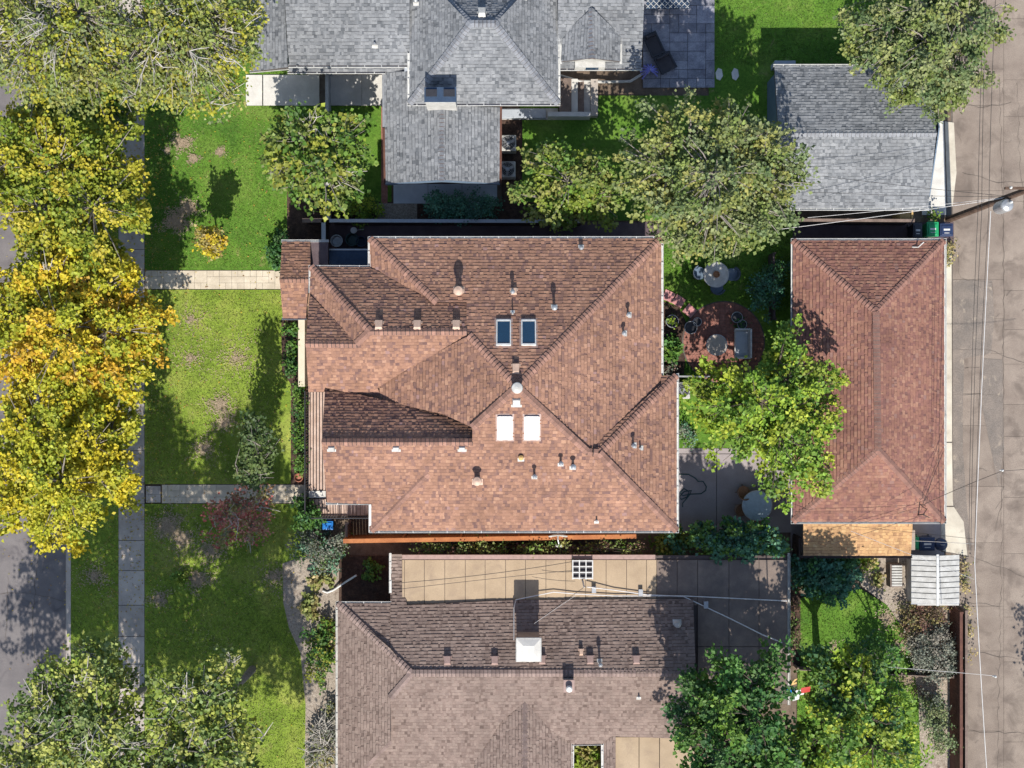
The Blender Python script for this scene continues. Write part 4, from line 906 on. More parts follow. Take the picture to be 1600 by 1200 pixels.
def chair(px, py, rz, mat, label, group, frame='dark', seat_h=.43, w_=.5):
    c = W(px, py, seat_h); e = empty('garden_chair', (c.x, c.y, .1), label, 'chair', group)
    Rz = Matrix.Rotation(rz, 3, 'Z'); O = Vector((c.x, c.y, 0)); f = lambda x, y, z: Rz @ Vector((x, y, z)) + O
    n = 12; V = [f(w_ / 2 * math.cos(2 * math.pi * i / n), w_ / 2 * math.sin(2 * math.pi * i / n), seat_h) for i in range(n)]
    m = MB(); m.slab3(V, .05); m.build('seat', mat, e)
    m = MB(); A_ = [R(200 + i * 20) for i in range(8)]; r_ = w_ / 2 + .02
    P0 = [f(r_ * math.cos(t), r_ * math.sin(t), seat_h) for t in A_]; P1 = [f(r_ * 1.12 * math.cos(t), r_ * 1.12 * math.sin(t), seat_h + .42) for t in A_]
    k = len(A_); m.add(P0 + P1, [(i, i + 1, k + i + 1, k + i) for i in range(k - 1)]); o = m.build('backrest', mat, e); md = o.modifiers.new('thick', 'SOLIDIFY'); md.thickness = .03
    MB().tube(P1, .018).build('rim', M[frame], e)
    for sx in (-1, 1):
        for sy in (-1, 1): MB().tube([f(sx * w_ * .35, sy * w_ * .35, seat_h - .03), f(sx * w_ * .42, sy * w_ * .42, .1)], .015).build('leg', M[frame], e)
def table(px, py, rpx, mat, label, hh=.74, edge='galv', hole=False):
    c = W(px, py, hh); r_ = rpx / S; e = empty('garden_table', (c.x, c.y, .1), label, 'table', None)
    MB().lathe([(r_ * .97, hh - .03), (r_, hh - .015), (r_ * .97, hh)], (c.x, c.y, 0), 36).build('tabletop', mat, e)
    MB().tube([(c.x + r_ * math.cos(2 * math.pi * i / 32), c.y + r_ * math.sin(2 * math.pi * i / 32), hh - .012) for i in range(33)], .022).build('rim', M[edge], e)
    for t in (.6, 2.17, 3.74, 5.3): MB().tube([(c.x + r_ * .3 * math.cos(t), c.y + r_ * .3 * math.sin(t), hh - .03), (c.x + r_ * .65 * math.cos(t), c.y + r_ * .65 * math.sin(t), .1)], .02).build('leg', M[edge], e)
    return c
table(1119, 429, 19.5, M['offwhite'], 'large round pale table on the grass under the big olive tree')
c = W(1119, 429, .76); pot = MB(); pot.lathe([(.12, .745), (.17, .86), (.14, .87), (.11, .8)], (c.x, c.y, 0), 16); top(pot, 'bowl', M['wicker'], 'small woven bowl in the middle of the large pale round table', 'bowl')
for x, y, rz, l in ((1093, 427, R(270), 'left'), (1143, 429, R(90), 'right'), (1120, 450, 0, 'bottom')):
    chair(x, y, {'left': R(-90), 'right': R(90), 'bottom': 0}[l], M['blue_side'], 'slate blue chair at the ' + l + ' side of the large pale round table', 'chairs round the lawn table', w_=.62)
table(1120, 539, 16, M['conc'], 'small round stone table on the red paver patio', .6)
table(1183, 790, 23, M['table_glass'], 'round frosted glass table on the concrete patio', edge='offwhite')
for x, y, rz, l in ((1162, 769, R(-40), 'upper left'), (1158, 797, R(-90), 'left'), (1180, 818, 0, 'lower')): chair(x, y, rz, M['wicker'], 'brown wicker chair at the ' + l + ' side of the frosted glass table', 'wicker chairs', 'wood', w_=.6)
# white bench with table on red patio
c = W(1160, 537, .5); e = empty('garden_sofa', (c.x, c.y, .1), 'white rectangular garden sofa at the right edge of the red patio', 'sofa')
MB().box((c.x, c.y, .35), (.72, 1.35, .12)).build('seat', M['white'], e, bevel=.02); MB().box((c.x + .36, c.y, .6), (.08, 1.4, .5)).build('backrest', M['white'], e)
MB().box((c.x, c.y - .7, .48), (.74, .07, .3)).build('armrest', M['white'], e); MB().box((c.x, c.y + .7, .48), (.74, .07, .3)).build('armrest', M['white'], e)
for sx in (-1, 1):
    for sy in (-1, 1): MB().box((c.x + sx * .32, c.y + sy * .62, .2), (.06, .06, .25)).build('leg', M['white'], e)
MB().box((c.x - .02, c.y, .43), (.6, 1.2, .07)).build('cushion', M['grey_side'], e, bevel=.03)
def planter(px, py, r_, label, mat='dark', leafy=True, hh=.35):
    c = W(px, py, hh); e = empty('plant_pot', (c.x, c.y, .1), label, 'pot')
    MB().lathe([(r_ * .7, .1), (r_, .1 + hh), (r_ * .9, .1 + hh + .02), (r_ * .82, hh + .02)], (c.x, c.y, 0), 20).build('pot', M[mat], e)
    MB().tube([(c.x + r_ * math.cos(2 * math.pi * i / 24), c.y + r_ * math.sin(2 * math.pi * i / 24), .1 + hh) for i in range(25)], .018).build('rim', M['galv'] if mat == 'dark' else M[mat], e)
    return e, c
# loungers on slate patio
def lounger(px, py, rz, L, w_, label):
    c = W(px, py, .4); e = empty('patio_lounger', (c.x, c.y, .13), label, 'lounger', 'dark patio furniture'); Rz = Matrix.Rotation(rz, 3, 'Z'); O = Vector((c.x, c.y, 0)); f = lambda x, y, z: Rz @ Vector((x, y, z)) + O
    MB().box(f(0, 0, .36), (w_ - .1, L - .1, .06), rz).build('sling', M['fabric'], e)
    m = MB()
    for s_ in (-1, 1): m.box(f(s_ * w_ / 2, 0, .38), (.09, L, .09), rz); m.box(f(0, s_ * L / 2, .38), (w_ + .09, .09, .088), rz)
    m.build('frame', M['dark'], e)
    for sx in (-1, 1):
        for sy in (-1, 1): MB().box(f(sx * w_ * .45, sy * L * .45, .24), (.05, .05, .24), rz).build('leg', M['dark'], e)
    m = MB(); m.box(f(0, L * .38, .5), (w_ - .12, .08, .25), rz); m.build('headrest', M['fabric'], e)
lounger(1022, 69, R(25), 1.05, .6, 'longer dark lounger on the slate patio beside the grey roof'); lounger(1040, 98, R(28), .8, .75, 'square dark lounger on the slate patio beside the violet umbrella')
# closed violet umbrella lying / drooping strips
c = W(1015, 112, .5); e = empty('parasol', (c.x, c.y, .13), 'folded violet parasol by the grey house corner on slate', 'parasol')
for i in range(11):
    t = R(-20 + i * 24); MB().tube([(c.x, c.y, .75), (c.x + .22 * math.cos(t), c.y + .22 * math.sin(t), .6), (c.x + .42 * math.cos(t), c.y + .42 * math.sin(t), .25)], .028, 5, .045).build('rib_panel', M['violet'], e)
MB().tube([(c.x, c.y, .13), (c.x, c.y, .95)], .025).build('pole', M['white'], e)
# trellis at top
tl = empty('trellis', G(1045, 5), 'white diamond lattice trellis over a dark blue bench at the top edge', 'trellis')
p0, p1 = W(1010, 12, .9), W(1078, -20, .9)
MB().span(p0.x, p0.y, p1.x, p1.y, .7, .8).build('backing', M['navy'], tl)
for sg in (1, -1):
    for i in range(-3, 9):
        x = p0.x + i * .27; q = (x + (p1.y - p0.y) * 1, p1.y); A_ = [(x, p0.y), q] if sg > 0 else [(x, p1.y), (q[0], p0.y)]
        # clip to the frame
        (xa, ya), (xb, yb_) = A_; ta, tb = 0, 1; dx = xb - xa
        ta = max(0, (p0.x - xa) / dx); tb = min(1, (p1.x - xa) / dx)
        if tb - ta > .1: MB().tube([(xa + dx * ta, ya + (yb_ - ya) * ta, .83 + .012 * sg), (xa + dx * tb, ya + (yb_ - ya) * tb, .83 + .012 * sg)], .014, 4).build('lath', M['white'], tl)
# pots by the terrace path, hose, buckets
planter(467, 746, .2, 'round terracotta pot at the corner of the lower front path', 'terracotta')
for x, y, r_, l in ((1151, 496, .26, 'dark rimmed pot at the upper right of the red patio'), (1159, 507, .22, 'second dark pot close to the white garden sofa'), (1089, 503, .2, 'dark pot near the pink flagstones'), (1079, 512, .3, 'wide dark bowl pot left of the small stone table'), (1050, 502, .3, 'wide dark pot with a leafy plant beside the house wall')): planter(x, y, r_, l)
for i, (x, y) in enumerate(((1044, 463), (1060, 471), (1077, 486))):
    c = G(x, y); m = MB(); m.box((c.x, c.y, .12), (.52, .5, .07), R(-25 - i * 8)); top(m, 'flagstone', M['pink'], ('uppermost', 'middle', 'lowest')[i] + ' of the three pink flagstones beside the lawn table', 'flagstone', 'pink flagstones')
hs = MB(); P = [(1060, 741), (1075, 741), (1086, 747), (1090, 752), (1098, 752), (1103, 760), (1102, 766), (1095, 771), (1078, 772), (1066, 774), (1062, 769), (1068, 763), (1076, 768), (1073, 776), (1064, 780), (1061, 776), (1068, 768), (1080, 766), (1076, 774), (1066, 786), (1066, 792)]
hs.tube([G(x, y, .14 + .004 * (i % 3)) for i, (x, y) in enumerate(P)], .025, 6); top(hs, 'garden_hose', M['rubber'], 'dark green garden hose coiled on the concrete patio', 'hose')
for x, y, r_, l, mt in ((528, 381, .3, 'round water bucket nearest the entry flat roof', 'galv'), (552, 379, .32, 'green tub beside the navy wall', 'rubber'), (566, 382, .26, 'dark coiled tub nearest the house gutter', 'navy')):
    c = G(x, y - 3); m = MB(); m.lathe([(r_ * .8, .03), (r_, .5), (r_ * .9, .5), (r_ * .75, .1)], (c.x, c.y, 0), 20); top(m, 'tub', M[mt], l, 'tub')
c = G(556, 363); m = MB(); m.lathe([(.16, .8), (.15, .86)], (c.x, c.y, 0), 16); m.tube([(c.x, c.y, .03), (c.x, c.y, .8)], .02); m.tube([(c.x + .1, c.y, .8), (c.x + .5, c.y + .05, .8)], .012); top(m, 'bird_feeder', M['offwhite'], 'pale round feeder on a stake in the dark side yard', 'bird feeder')
# satellite dish
c = W(872, 834, 2.6); e = empty('satellite_dish', (c.x, c.y - .35, 1.6), 'white satellite dish on a bracket over the cedar fence', 'satellite dish')
Mx = Matrix.Rotation(R(78), 3, 'X'); m = MB(); m.lathe([(.02, 0), (.25, .03), (.44, .11), (.46, .12), (.44, .14), (.24, .06), (.02, .03)], c, 28, Mx); m.build('dish', M['offwhite'], e)
MB().tube([c, (c.x, c.y - .3, 2.35), (c.x + .05, c.y - .55, 2.3)], .035).build('arm', M['galv'], e); MB().box((c.x + .05, c.y - .6, 2.3), (.3, .12, .12)).build('receiver', M['offwhite'], e); MB().tube([(c.x, c.y - .1, 0.03), (c.x, c.y - .1, 2.45)], .03).build('mast', M['galv'], e)
# downspout extension in the front gravel
m = MB(); m.tube([G(505, 922, .2), G(512, 925, .16), G(522, 921, .2), G(545, 905, .5), G(560, 895, .8)], .05, 8); top(m, 'downspout', M['white'], 'white downspout elbow crossing the gravel by the taupe house', 'downspout')
# children's toys / swing colours under the dark green trees
c = W(1247, 1082, 8.2); e = empty('cloth_ornament', (c.x, c.y, .1), 'red white and blue cloth ornament seen through the dark green trees', 'ornament')
MB().tube([(c.x, c.y, .1), (c.x, c.y, 8.4)], .03).build('pole', M['galv'], e)
for i, (mt, dx, dy, w_) in enumerate((('white', 0, 0, .5), ('red', .3, .12, .42), ('blue', -.35, .05, .35), ('white', -.1, -.2, .3), ('pine', -.2, .45, .3))):
    m = MB(); m.slab3([(c.x + dx - w_ / 2, c.y + dy - .14, 8.3), (c.x + dx + w_ / 2, c.y + dy - .1, 8.15), (c.x + dx + w_ / 2, c.y + dy + .16, 8.3), (c.x + dx - w_ / 2, c.y + dy + .12, 8.4)], .02); m.build('cloth', M[mt], e)

# ---------------------------------------------------------------- pole and wires
base = G(1482, 343); P8 = lambda h_: Vector((base.x, base.y, h_))
pol = empty('utility_pole', base, 'tall dark wooden utility pole with grey transformer at the alley corner', 'utility pole')
MB().tube([P8(0), P8(5), P8(10.5)], .17, 12, .12).build('pole', M['polewood'], pol)
tc = W(1575, 320, 7.6); MB().lathe([(.26, 6.6), (.28, 6.7), (.28, 7.5), (.24, 7.56), (.1, 7.62)], (tc.x, tc.y, 0), 20).build('transformer', M['galv'], pol)
MB().lathe([(.05, 7.6), (.06, 7.75), (.03, 7.8)], (tc.x + .1, tc.y + .1, 0), 10).build('bushing', M['white'], pol); MB().tube([P8(7.2), Vector((tc.x, tc.y, 7.2))], .05).build('bracket', M['dark'], pol)
MB().box((base.x, base.y, 9.6), (2.2, .1, .12), R(0)).build('crossarm', M['polewood'], pol)
for dx in (-.9, -.3, .5, 1.0): MB().lathe([(.04, 9.66), (.06, 9.74), (.03, 9.82)], (base.x + dx, base.y, 0), 10).build('insulator', M['white'], pol)
def sag(a, b, s_, n=14):
    return [a.lerp(b, i / n) - Vector((0, 0, s_ * 4 * (i / n) * (1 - i / n))) for i in range(n + 1)]
def cable(a, b, s_, r_, mat, label, grp='overhead wires'):
    r_ *= .8
    m = MB(); m.tube(sag(a, b, s_), r_, 5); o = m.build('overhead_wire', mat); return tag(o, label, 'wire', grp)
far_s = lambda px, h_: W(px, 1320, h_); far_n = lambda px, h_: W(px, -160, h_)
cable(W(1548, 330, 7.4), W(1523, 880, 6.9), .1, .022, M['wirew'], 'thick white cable over the alley, northern stretch', None)
cable(W(1523, 880, 6.9), W(1550, 1320, 7.1), .1, .022, M['wirew'], 'thick white cable over the alley, southern stretch', None)
for i, (x0, x1, x2) in enumerate(((1566, 1541, 1523), (1550, 1530, 1517), (1548, 1524, 1514))):
    cable(W(x0 - 2, -160, 8), W(x1 + 4, 330, 7.7), .2, .014, M['wire'], 'thin black wire above the alley north of the pole, ' + ('rightmost', 'middle', 'leftmost')[i] + ' of three', 'wires north of the pole')
    cable(W(x1 + 4, 330, 7.7), W(x2, 860, 7.3), .2, .014, M['wire'], 'thin black wire above the alley south of the pole, ' + ('rightmost', 'middle', 'leftmost')[i] + ' of three', 'wires south of the pole')
cable(P8(7.0), W(1220, 358, 4.6), .4, .014, M['wirew'], 'pale service wire from the pole over the dark fence')
cable(P8(7.2), W(1262, 340, 3.6), .3, .012, M['wirew'], 'second pale service wire over the dark fence')
cable(P8(7.4), W(1285, 275, 4.6), .2, .013, M['wire'], 'upper dark wire crossing the grey garage roof')
cable(P8(7.3), W(1262, 300, 4.8), .3, .012, M['wire'], 'lower dark wire crossing the grey garage roof')
cable(W(1566, 736, 7), W(1440, 790, 3.4), .2, .015, M['wire'], 'dark wire reaching from mid alley to the garage mast')
cable(W(1566, 736, 7), W(1700, 728, 7), .1, .013, M['wire'], 'dark wire leaving the alley to the right edge')
cable(W(1440, 793, 3.4), W(1474, 705, 2.8), .03, .014, M['wire'], 'short dark wire over the garage corner')
cable(W(1440, 800, 3.3), W(1240, 800, 3.0), .05, .012, M['wire'], 'dark wire along the south eave of the garage')
cable(W(1440, 806, 3.3), W(1300, 850, 3.0), .05, .012, M['wire'], 'dark wire from the garage mast over the lean-to')
cable(W(1522, 905, 6.8), W(1330, 830, 3.0), .2, .013, M['wirew'], 'pale wire dropping across the lean-to roof')
cable(W(1522, 850, 6.8), W(1425, 845, 3.0), .1, .012, M['wirew'], 'pale wire above the navy bin, upper')
cable(W(1520, 842, 6.8), W(1330, 822, 2.8), .1, .011, M['wire'], 'thin wire dropping onto the lean-to top edge')
cable(W(1554, 1056, 7), W(1350, 1040, 5.5), .1, .012, M['wirew'], 'pale wire over the back lawn into the trees')
cable(W(850, 963, 4.5), W(915, 916, 3.3), .1, .014, M['wire'], 'dark wire from the broad chimney to the roof rack mast')
cable(W(835, 974, 4.5), W(900, 930, 3.2), .05, .012, M['wirew'], 'pale wire beside the broad chimney')
cable(W(612, 922, 2.9), W(905, 890, 3.0), .12, .014, M['wire'], 'sagging dark wire lying across the tan flat roof')
for i, (x, y) in enumerate(((1566, 735), (1555, 1057))):
    c = W(x, y, 7.0); m = MB(); m.lathe([(.03, -.1), (.05, -.04), (.055, .04), (.03, .1)], c, 12); m.tube([c, c + Vector((-.12, 0, 0))], .02, 5)
    top(m, 'wire_clamp', M['white'], ('white clamp on the wires beside the garage, above the alley', 'white clamp on the wires low in the alley near the fence')[i], 'clamp')

# ---------------------------------------------------------------- trees and bushes
def crown_mesh(rng, tips, dirs, pal, leaf, rad, L, nl, flat=.5):
    """sprays of folded leaves; tips/dirs arrays (n,3)"""
    n = len(tips); pal = np.array([p[:3] for p in pal]); 
    k = rng.poisson(nl, n) + 3; idx = np.repeat(np.arange(n), k); m = len(idx)
    t = rng.beta(1.6, 1.2, m); ln = (L * rng.uniform(.6, 1.3, n))[idx]
    bend = rng.normal(0, .18, (n, 3))[idx]
    rr = rad * (.35 + .9 * np.sin(np.pi * np.clip(t * .8 + .1, 0, 1)))[:, None]
    pos = tips[idx] - dirs[idx] * ((1 - t) * ln)[:, None] + bend * (np.sin(t * 3) * ln)[:, None] + rng.normal(0, .55, (m, 3)) * rr * np.array([1, 1, .7])
    out = dirs[idx] + rng.normal(0, .75, (m, 3)); out[:, 2] *= .6; out[:, 2] -= .15
    out /= np.linalg.norm(out, axis=1)[:, None] + 1e-9
    nr = rng.normal(0, flat, (m, 3)); nr[:, 2] += 1; sd_ = np.cross(nr, out); sd_ /= np.linalg.norm(sd_, axis=1)[:, None] + 1e-9
    up_ = np.cross(out, sd_); s_ = leaf * rng.uniform(.65, 1.35, m)[:, None]
    fold = (rng.uniform(-.15, .35, m))[:, None]
    V = np.zeros((m, 4, 3)); V[:, 0] = pos; V[:, 1] = pos + out * s_ * .5 + sd_ * s_ * .42 + up_ * s_ * fold; V[:, 2] = pos + out * s_ - up_ * s_ * .1; V[:, 3] = pos + out * s_ * .5 - sd_ * s_ * .42 + up_ * s_ * fold
    F = np.zeros((m, 2, 3), int); b = np.arange(m) * 4
    F[:, 0] = np.stack([b, b + 2, b + 1], 1); F[:, 1] = np.stack([b, b + 3, b + 2], 1)
    pi = rng.choice(len(pal), n); spray = pal[pi]; other = pal[rng.choice(len(pal), m)]
    q = rng.uniform(0, .38, (m, 1)); C = spray[idx] * (1 - q) + other * q
    C = C * rng.uniform(.75, 1.25, (m, 1)); CC = np.ones((m, 4, 4)); CC[:, :, :3] = C[:, None, :]
    return V.reshape(-1, 3), F.reshape(-1, 3), CC.reshape(-1, 4)
seed = [11]
def tree(name, label, cat, trunk, lobes, pal, leaf=.17, sp=.62, nl=42, rad=.34, L=1.3, trunk_r=.16, bark='bark', bare=0, group=None, dome=.45, layers=2, twig='twig', fork=.35, gapf=.12, flat=.5, dh=0):
    lobes = [(a_, b_, c_ * 1.05, d_ + dh) for a_, b_, c_, d_ in lobes]
    seed[0] += 1; rng = np.random.default_rng(seed[0]); rnd = random.Random(seed[0])
    g0 = G(*trunk); hmax = max(l[3] for l in lobes); zf_ = hmax * fork; fk = Vector((g0.x, g0.y, zf_))
    root = empty(name, (g0.x, g0.y, .05), label, cat, group)
    tips = []; br = MB(); tw = MB()
    br.tube([g0, g0 + Vector((.04, .03, zf_ * .5)), fk], trunk_r * 1.25, 8, trunk_r * .8)
    for (px, py, rp, hh) in lobes:
        c = W(px, py, hh); rx = rp / S * (H - hh) / H
        hub = Vector((c.x * .75 + fk.x * .25, c.y * .75 + fk.y * .25, hh - max(.5, rx * .55)))
        mid = fk.lerp(hub, .5) + Vector((rnd.uniform(-.2, .2), rnd.uniform(-.2, .2), .1))
        br.tube([fk, mid, hub], trunk_r * .62, 6, trunk_r * .3)
        n = max(3, int(math.pi * rx * rx / sp / sp))
        for ly in range(layers):
            for _ in range(n if ly == 0 else int(n * .75)):
                a_ = rnd.uniform(0, 2 * math.pi); d_ = math.sqrt(rnd.random()); 
                wob = 1 + .16 * math.sin(3 * a_ + seed[0]) + .12 * math.sin(5 * a_ + seed[0] * 2.3) + .07 * math.sin(9 * a_ + seed[0])
                if rnd.random() < gapf: continue
                x = c.x + math.cos(a_) * d_ * rx * wob; y = c.y + math.sin(a_) * d_ * rx * wob
                z = hh - dome * rx * d_ * d_ + rnd.gauss(0, .3 if rx > .9 else .12) - ly * rnd.uniform(.5, 1.1) * max(.5, rx * .5)
                p = Vector((x, y, max(.25, z))); tips.append(p)
                if ly == 0 or rnd.random() < .4:
                    md_ = hub.lerp(p, .55) + Vector((rnd.uniform(-.15, .15), rnd.uniform(-.15, .15), rnd.uniform(-.1, .25)))
                    br.tube([hub, md_, p], trunk_r * .2, 4, .008)
    T = np.array([p[:] for p in tips]); c0 = np.array([fk.x, fk.y, zf_ + .3])
    D = T - c0; D[:, 2] *= .5; D += rng.normal(0, .35, D.shape) * np.linalg.norm(D, axis=1)[:, None]; D /= np.linalg.norm(D, axis=1)[:, None] + 1e-9
    D[:, 2] = np.clip(D[:, 2], -.25, .6)
    V, F, C = crown_mesh(rng, T, D, pal, leaf, rad, L, nl, flat)
    npmesh('crown', V, F, M['leaf'], root, C, kind='stuff' if False else None)
    br.build('trunk', M[bark], root)
    if bare:
        for _ in range(bare):
            i = rnd.randrange(len(tips)); p = tips[i]; d = Vector(D[i]); q = p - d * rnd.uniform(.7, 1.4) + Vector((0, 0, rnd.uniform(0, .25)))
            for k in range(rnd.randint(2, 4)):
                e_ = p + Vector((rnd.uniform(-.6, .6), rnd.uniform(-.6, .6), rnd.uniform(.05, .45))); m_ = q.lerp(e_, .5) + Vector((rnd.uniform(-.15, .15), rnd.uniform(-.15, .15), .1))
                tw.tube([q, m_, e_], .026, 4, .01)
                for kk in range(2):
                    e2 = m_ + Vector((rnd.uniform(-.4, .4), rnd.uniform(-.4, .4), rnd.uniform(0, .2))); tw.tube([m_, e2], .014, 3, .007)
        tw.build('bare_twigs', M[twig], root, 'stuff')
    return root
YEL = [(.62, .50, .03), (.56, .48, .03), (.64, .44, .035), (.46, .44, .035), (.32, .37, .035), (.40, .42, .03), (.60, .36, .035)]
YOL = [(.42, .39, .035), (.30, .34, .035), (.50, .42, .04), (.22, .28, .03), (.17, .25, .03)]
OLV = [(.25, .28, .075), (.20, .26, .065), (.34, .33, .09), (.13, .19, .045), (.18, .22, .08)]
SAGE = [(.20, .25, .11), (.15, .21, .085), (.27, .30, .13), (.11, .17, .065), (.29, .31, .11)]
GRN = [(.10, .20, .03), (.15, .26, .035), (.24, .30, .04), (.07, .15, .03), (.32, .33, .05)]
DGR = [(.05, .14, .035), (.07, .19, .04), (.04, .115, .04), (.10, .23, .045), (.08, .16, .045)]
BRG = [(.30, .42, .04), (.40, .46, .045), (.21, .36, .04), (.48, .46, .05), (.15, .28, .035)]
TEAL = [(.06, .18, .12), (.08, .23, .14), (.12, .27, .16), (.05, .13, .09)]
GRY = [(.20, .22, .17), (.26, .27, .21), (.14, .17, .13), (.30, .27, .22)]
REDL = [(.55, .16, .13), (.45, .12, .10), (.58, .26, .20), (.34, .22, .12), (.28, .30, .10)]
PUR = [(.20, .10, .08), (.16, .11, .07), (.26, .15, .11), (.14, .15, .06)]
STRAW = [(.42, .33, .14), (.33, .28, .10), (.5, .40, .2), (.22, .25, .08)]
SG = 'street trees on the parkway'
tree('maple_tree', 'golden street tree, topmost of three, with olive yellow leaves', 'tree', (168, 315), [(70, 240, 70, 7.2), (150, 250, 62, 6.8), (60, 340, 68, 7.2), (150, 330, 70, 7.6), (190, 300, 38, 6), (10, 290, 55, 6.5), (30, 205, 50, 6), (105, 290, 50, 7), (60, 400, 45, 6.4), (140, 395, 44, 6.4), (-20, 230, 60, 7), (200, 345, 26, 5.6)], YOL, .17, .66, 84, .30, 1.5, .2, group=SG)
tree('maple_tree', 'brightest golden orange street tree, middle of three', 'tree', (165, 510), [(60, 440, 62, 7), (150, 440, 60, 7), (90, 520, 75, 8), (180, 520, 62, 7.2), (215, 560, 40, 6), (20, 540, 60, 7), (120, 590, 55, 6.8), (215, 500, 36, 6), (30, 590, 50, 6.5), (90, 610, 50, 6.8), (175, 590, 44, 6.4), (-20, 480, 60, 7), (105, 470, 50, 7), (190, 440, 30, 6), (235, 520, 24, 5.6), (235, 560, 20, 5.4)], YEL, .17, .66, 88, .30, 1.5, .2, bare=5, group=SG)
tree('maple_tree', 'yellow street tree, lowest of three, beside the lower path', 'tree', (160, 735), [(60, 680, 66, 7.2), (150, 680, 62, 7), (90, 760, 72, 8), (165, 740, 46, 6.5), (190, 650, 34, 5.5), (40, 800, 50, 6.5), (95, 830, 44, 6), (10, 720, 50, 7), (205, 780, 22, 5), (100, 640, 50, 6.8), (30, 650, 50, 6.8), (190, 700, 30, 5.8), (-20, 790, 50, 7), (100, 700, 50, 7)], YEL[:2] + YEL[3:6] + YOL[:1], .17, .66, 88, .30, 1.5, .2, group=SG)
tree('ash_tree', 'tall thin leaved olive tree with bare twigs in the top left corner', 'tree', (150, 60), [(60, 60, 90, 10), (140, 30, 80, 10.5), (150, 100, 70, 9.5), (30, 120, 50, 8.5), (90, 130, 44, 8), (0, 20, 60, 9)], OLV[:3] + YOL[:2] + SAGE[:1], .15, .60, 44, .36, 1.3, .2, bare=80)
tree('ash_tree', 'wide thin leaved olive tree with bare twigs over the grey house porch', 'tree', (300, 60), [(230, 50, 80, 10), (310, 50, 85, 10), (240, 120, 50, 9), (310, 125, 62, 8.5), (370, 60, 40, 8.5), (345, 20, 60, 9.5)], OLV[:3] + YOL[:2] + SAGE[:1], .15, .60, 44, .36, 1.3, .2, bare=75)
tree('small_tree', 'low bright green tree between the golden tree and top left olive tree', 'tree', (205, 175), [(135, 160, 34, 4.5), (170, 175, 38, 4.8), (205, 175, 26, 4), (60, 165, 40, 4)], GRN, .17, .5, 40, .3, 1, .1)
tree('small_tree', 'yellow green tree in front of the grey house porch beside the pale fence', 'tree', (500, 250), [(470, 210, 46, 5), (530, 215, 44, 5), (450, 260, 44, 4.6), (510, 270, 52, 5.2), (545, 250, 34, 4.5), (470, 300, 34, 4), (430, 205, 26, 4)], GRN + OLV[:2], .22, .5, 26, .28, 1, .12, bare=10, gapf=.25)
tree('small_tree', 'mid green tree beside the two air conditioners', 'tree', (885, 300), [(850, 250, 36, 4.5), (890, 285, 50, 5.2), (850, 310, 36, 4.5), (930, 270, 36, 4.8), (940, 310, 42, 4.6), (880, 325, 24, 4)], GRN[:1] + GRN[1:3] + OLV[:3], .18, .52, 44, .3, 1.1, .12)
tree('elm_tree', 'large olive leaved tree over the backyard east of the grey house', 'tree', (1110, 300), [(1060, 200, 60, 7.5), (1140, 205, 65, 8), (1020, 260, 60, 7.5), (1110, 270, 75, 8.8), (1200, 230, 56, 7.5), (1220, 290, 54, 7.2), (1030, 310, 50, 6.5), (1110, 340, 62, 7.5), (1195, 340, 50, 6.8), (1078, 372, 34, 6), (1160, 368, 34, 6), (1062, 395, 24, 5.2)], OLV + SAGE[:3], .17, .64, 70, .28, 1.5, .22, gapf=.2, dome=.6)
tree('elm_tree', 'sage green tree overhanging the grey garage in the top right', 'tree', (1430, 50), [(1370, 40, 55, 8), (1440, 20, 60, 8.5), (1510, 30, 62, 8.5), (1370, 95, 48, 7.5), (1440, 90, 60, 8.5), (1510, 95, 46, 7.5), (1450, 150, 42, 6.8), (1490, 160, 32, 6.2), (1555, 30, 34, 7.5), (1480, -40, 70, 8)], SAGE + OLV[:2], .16, .64, 70, .28, 1.4, .22, gapf=.2, dome=.6)
tree('locust_tree', 'bright yellow green tree between the central house and garage', 'tree', (1170, 625), [(1155, 602, 36, 6.3), (1225, 545, 30, 6), (1240, 580, 42, 6.2), (1190, 630, 60, 7.4), (1130, 630, 46, 6.2), (1250, 640, 44, 6.4), (1290, 600, 34, 5.6), (1285, 650, 38, 5.6), (1170, 690, 42, 6), (1230, 700, 48, 6.4), (1220, 750, 34, 5.6), (1270, 730, 34, 5.4), (1095, 600, 24, 5.4), (1245, 508, 18, 5.4), (1312, 585, 16, 5.4), (1315, 640, 18, 5.2), (1120, 700, 18, 5.2), (1215, 775, 16, 5), (1290, 755, 18, 5), (1100, 575, 10, 5.2)], BRG[:3] + BRG[4:] + GRN[:3] + YEL[4:5], .18, .62, 52, .26, 1.5, .16, bark='barkd', gapf=.25, dome=.6)
PLM = [(.26, .34, .06), (.36, .40, .07), (.17, .25, .06), (.22, .28, .10), (.12, .19, .05), (.42, .43, .10)]
tree('plum_tree', 'leafy tree with grey twigs at the bottom left overhanging the street', 'tree', (225, 1075), [(60, 1090, 55, 10.5), (130, 1050, 48, 11), (160, 1110, 50, 11.5), (80, 1150, 60, 11), (150, 1170, 60, 11.5), (140, 1010, 30, 9.5), (20, 1190, 60, 10), (180, 1055, 24, 9), (60, 1250, 80, 11), (160, 1270, 80, 11.5), (120, 1370, 90, 11), (-60, 1340, 70, 11), (-70, 1440, 80, 11.5), (40, 1450, 80, 11.5), (140, 1480, 70, 11)], PLM, .17, .58, 50, .34, 1.2, .16, bare=90, gapf=.24, dome=.6)
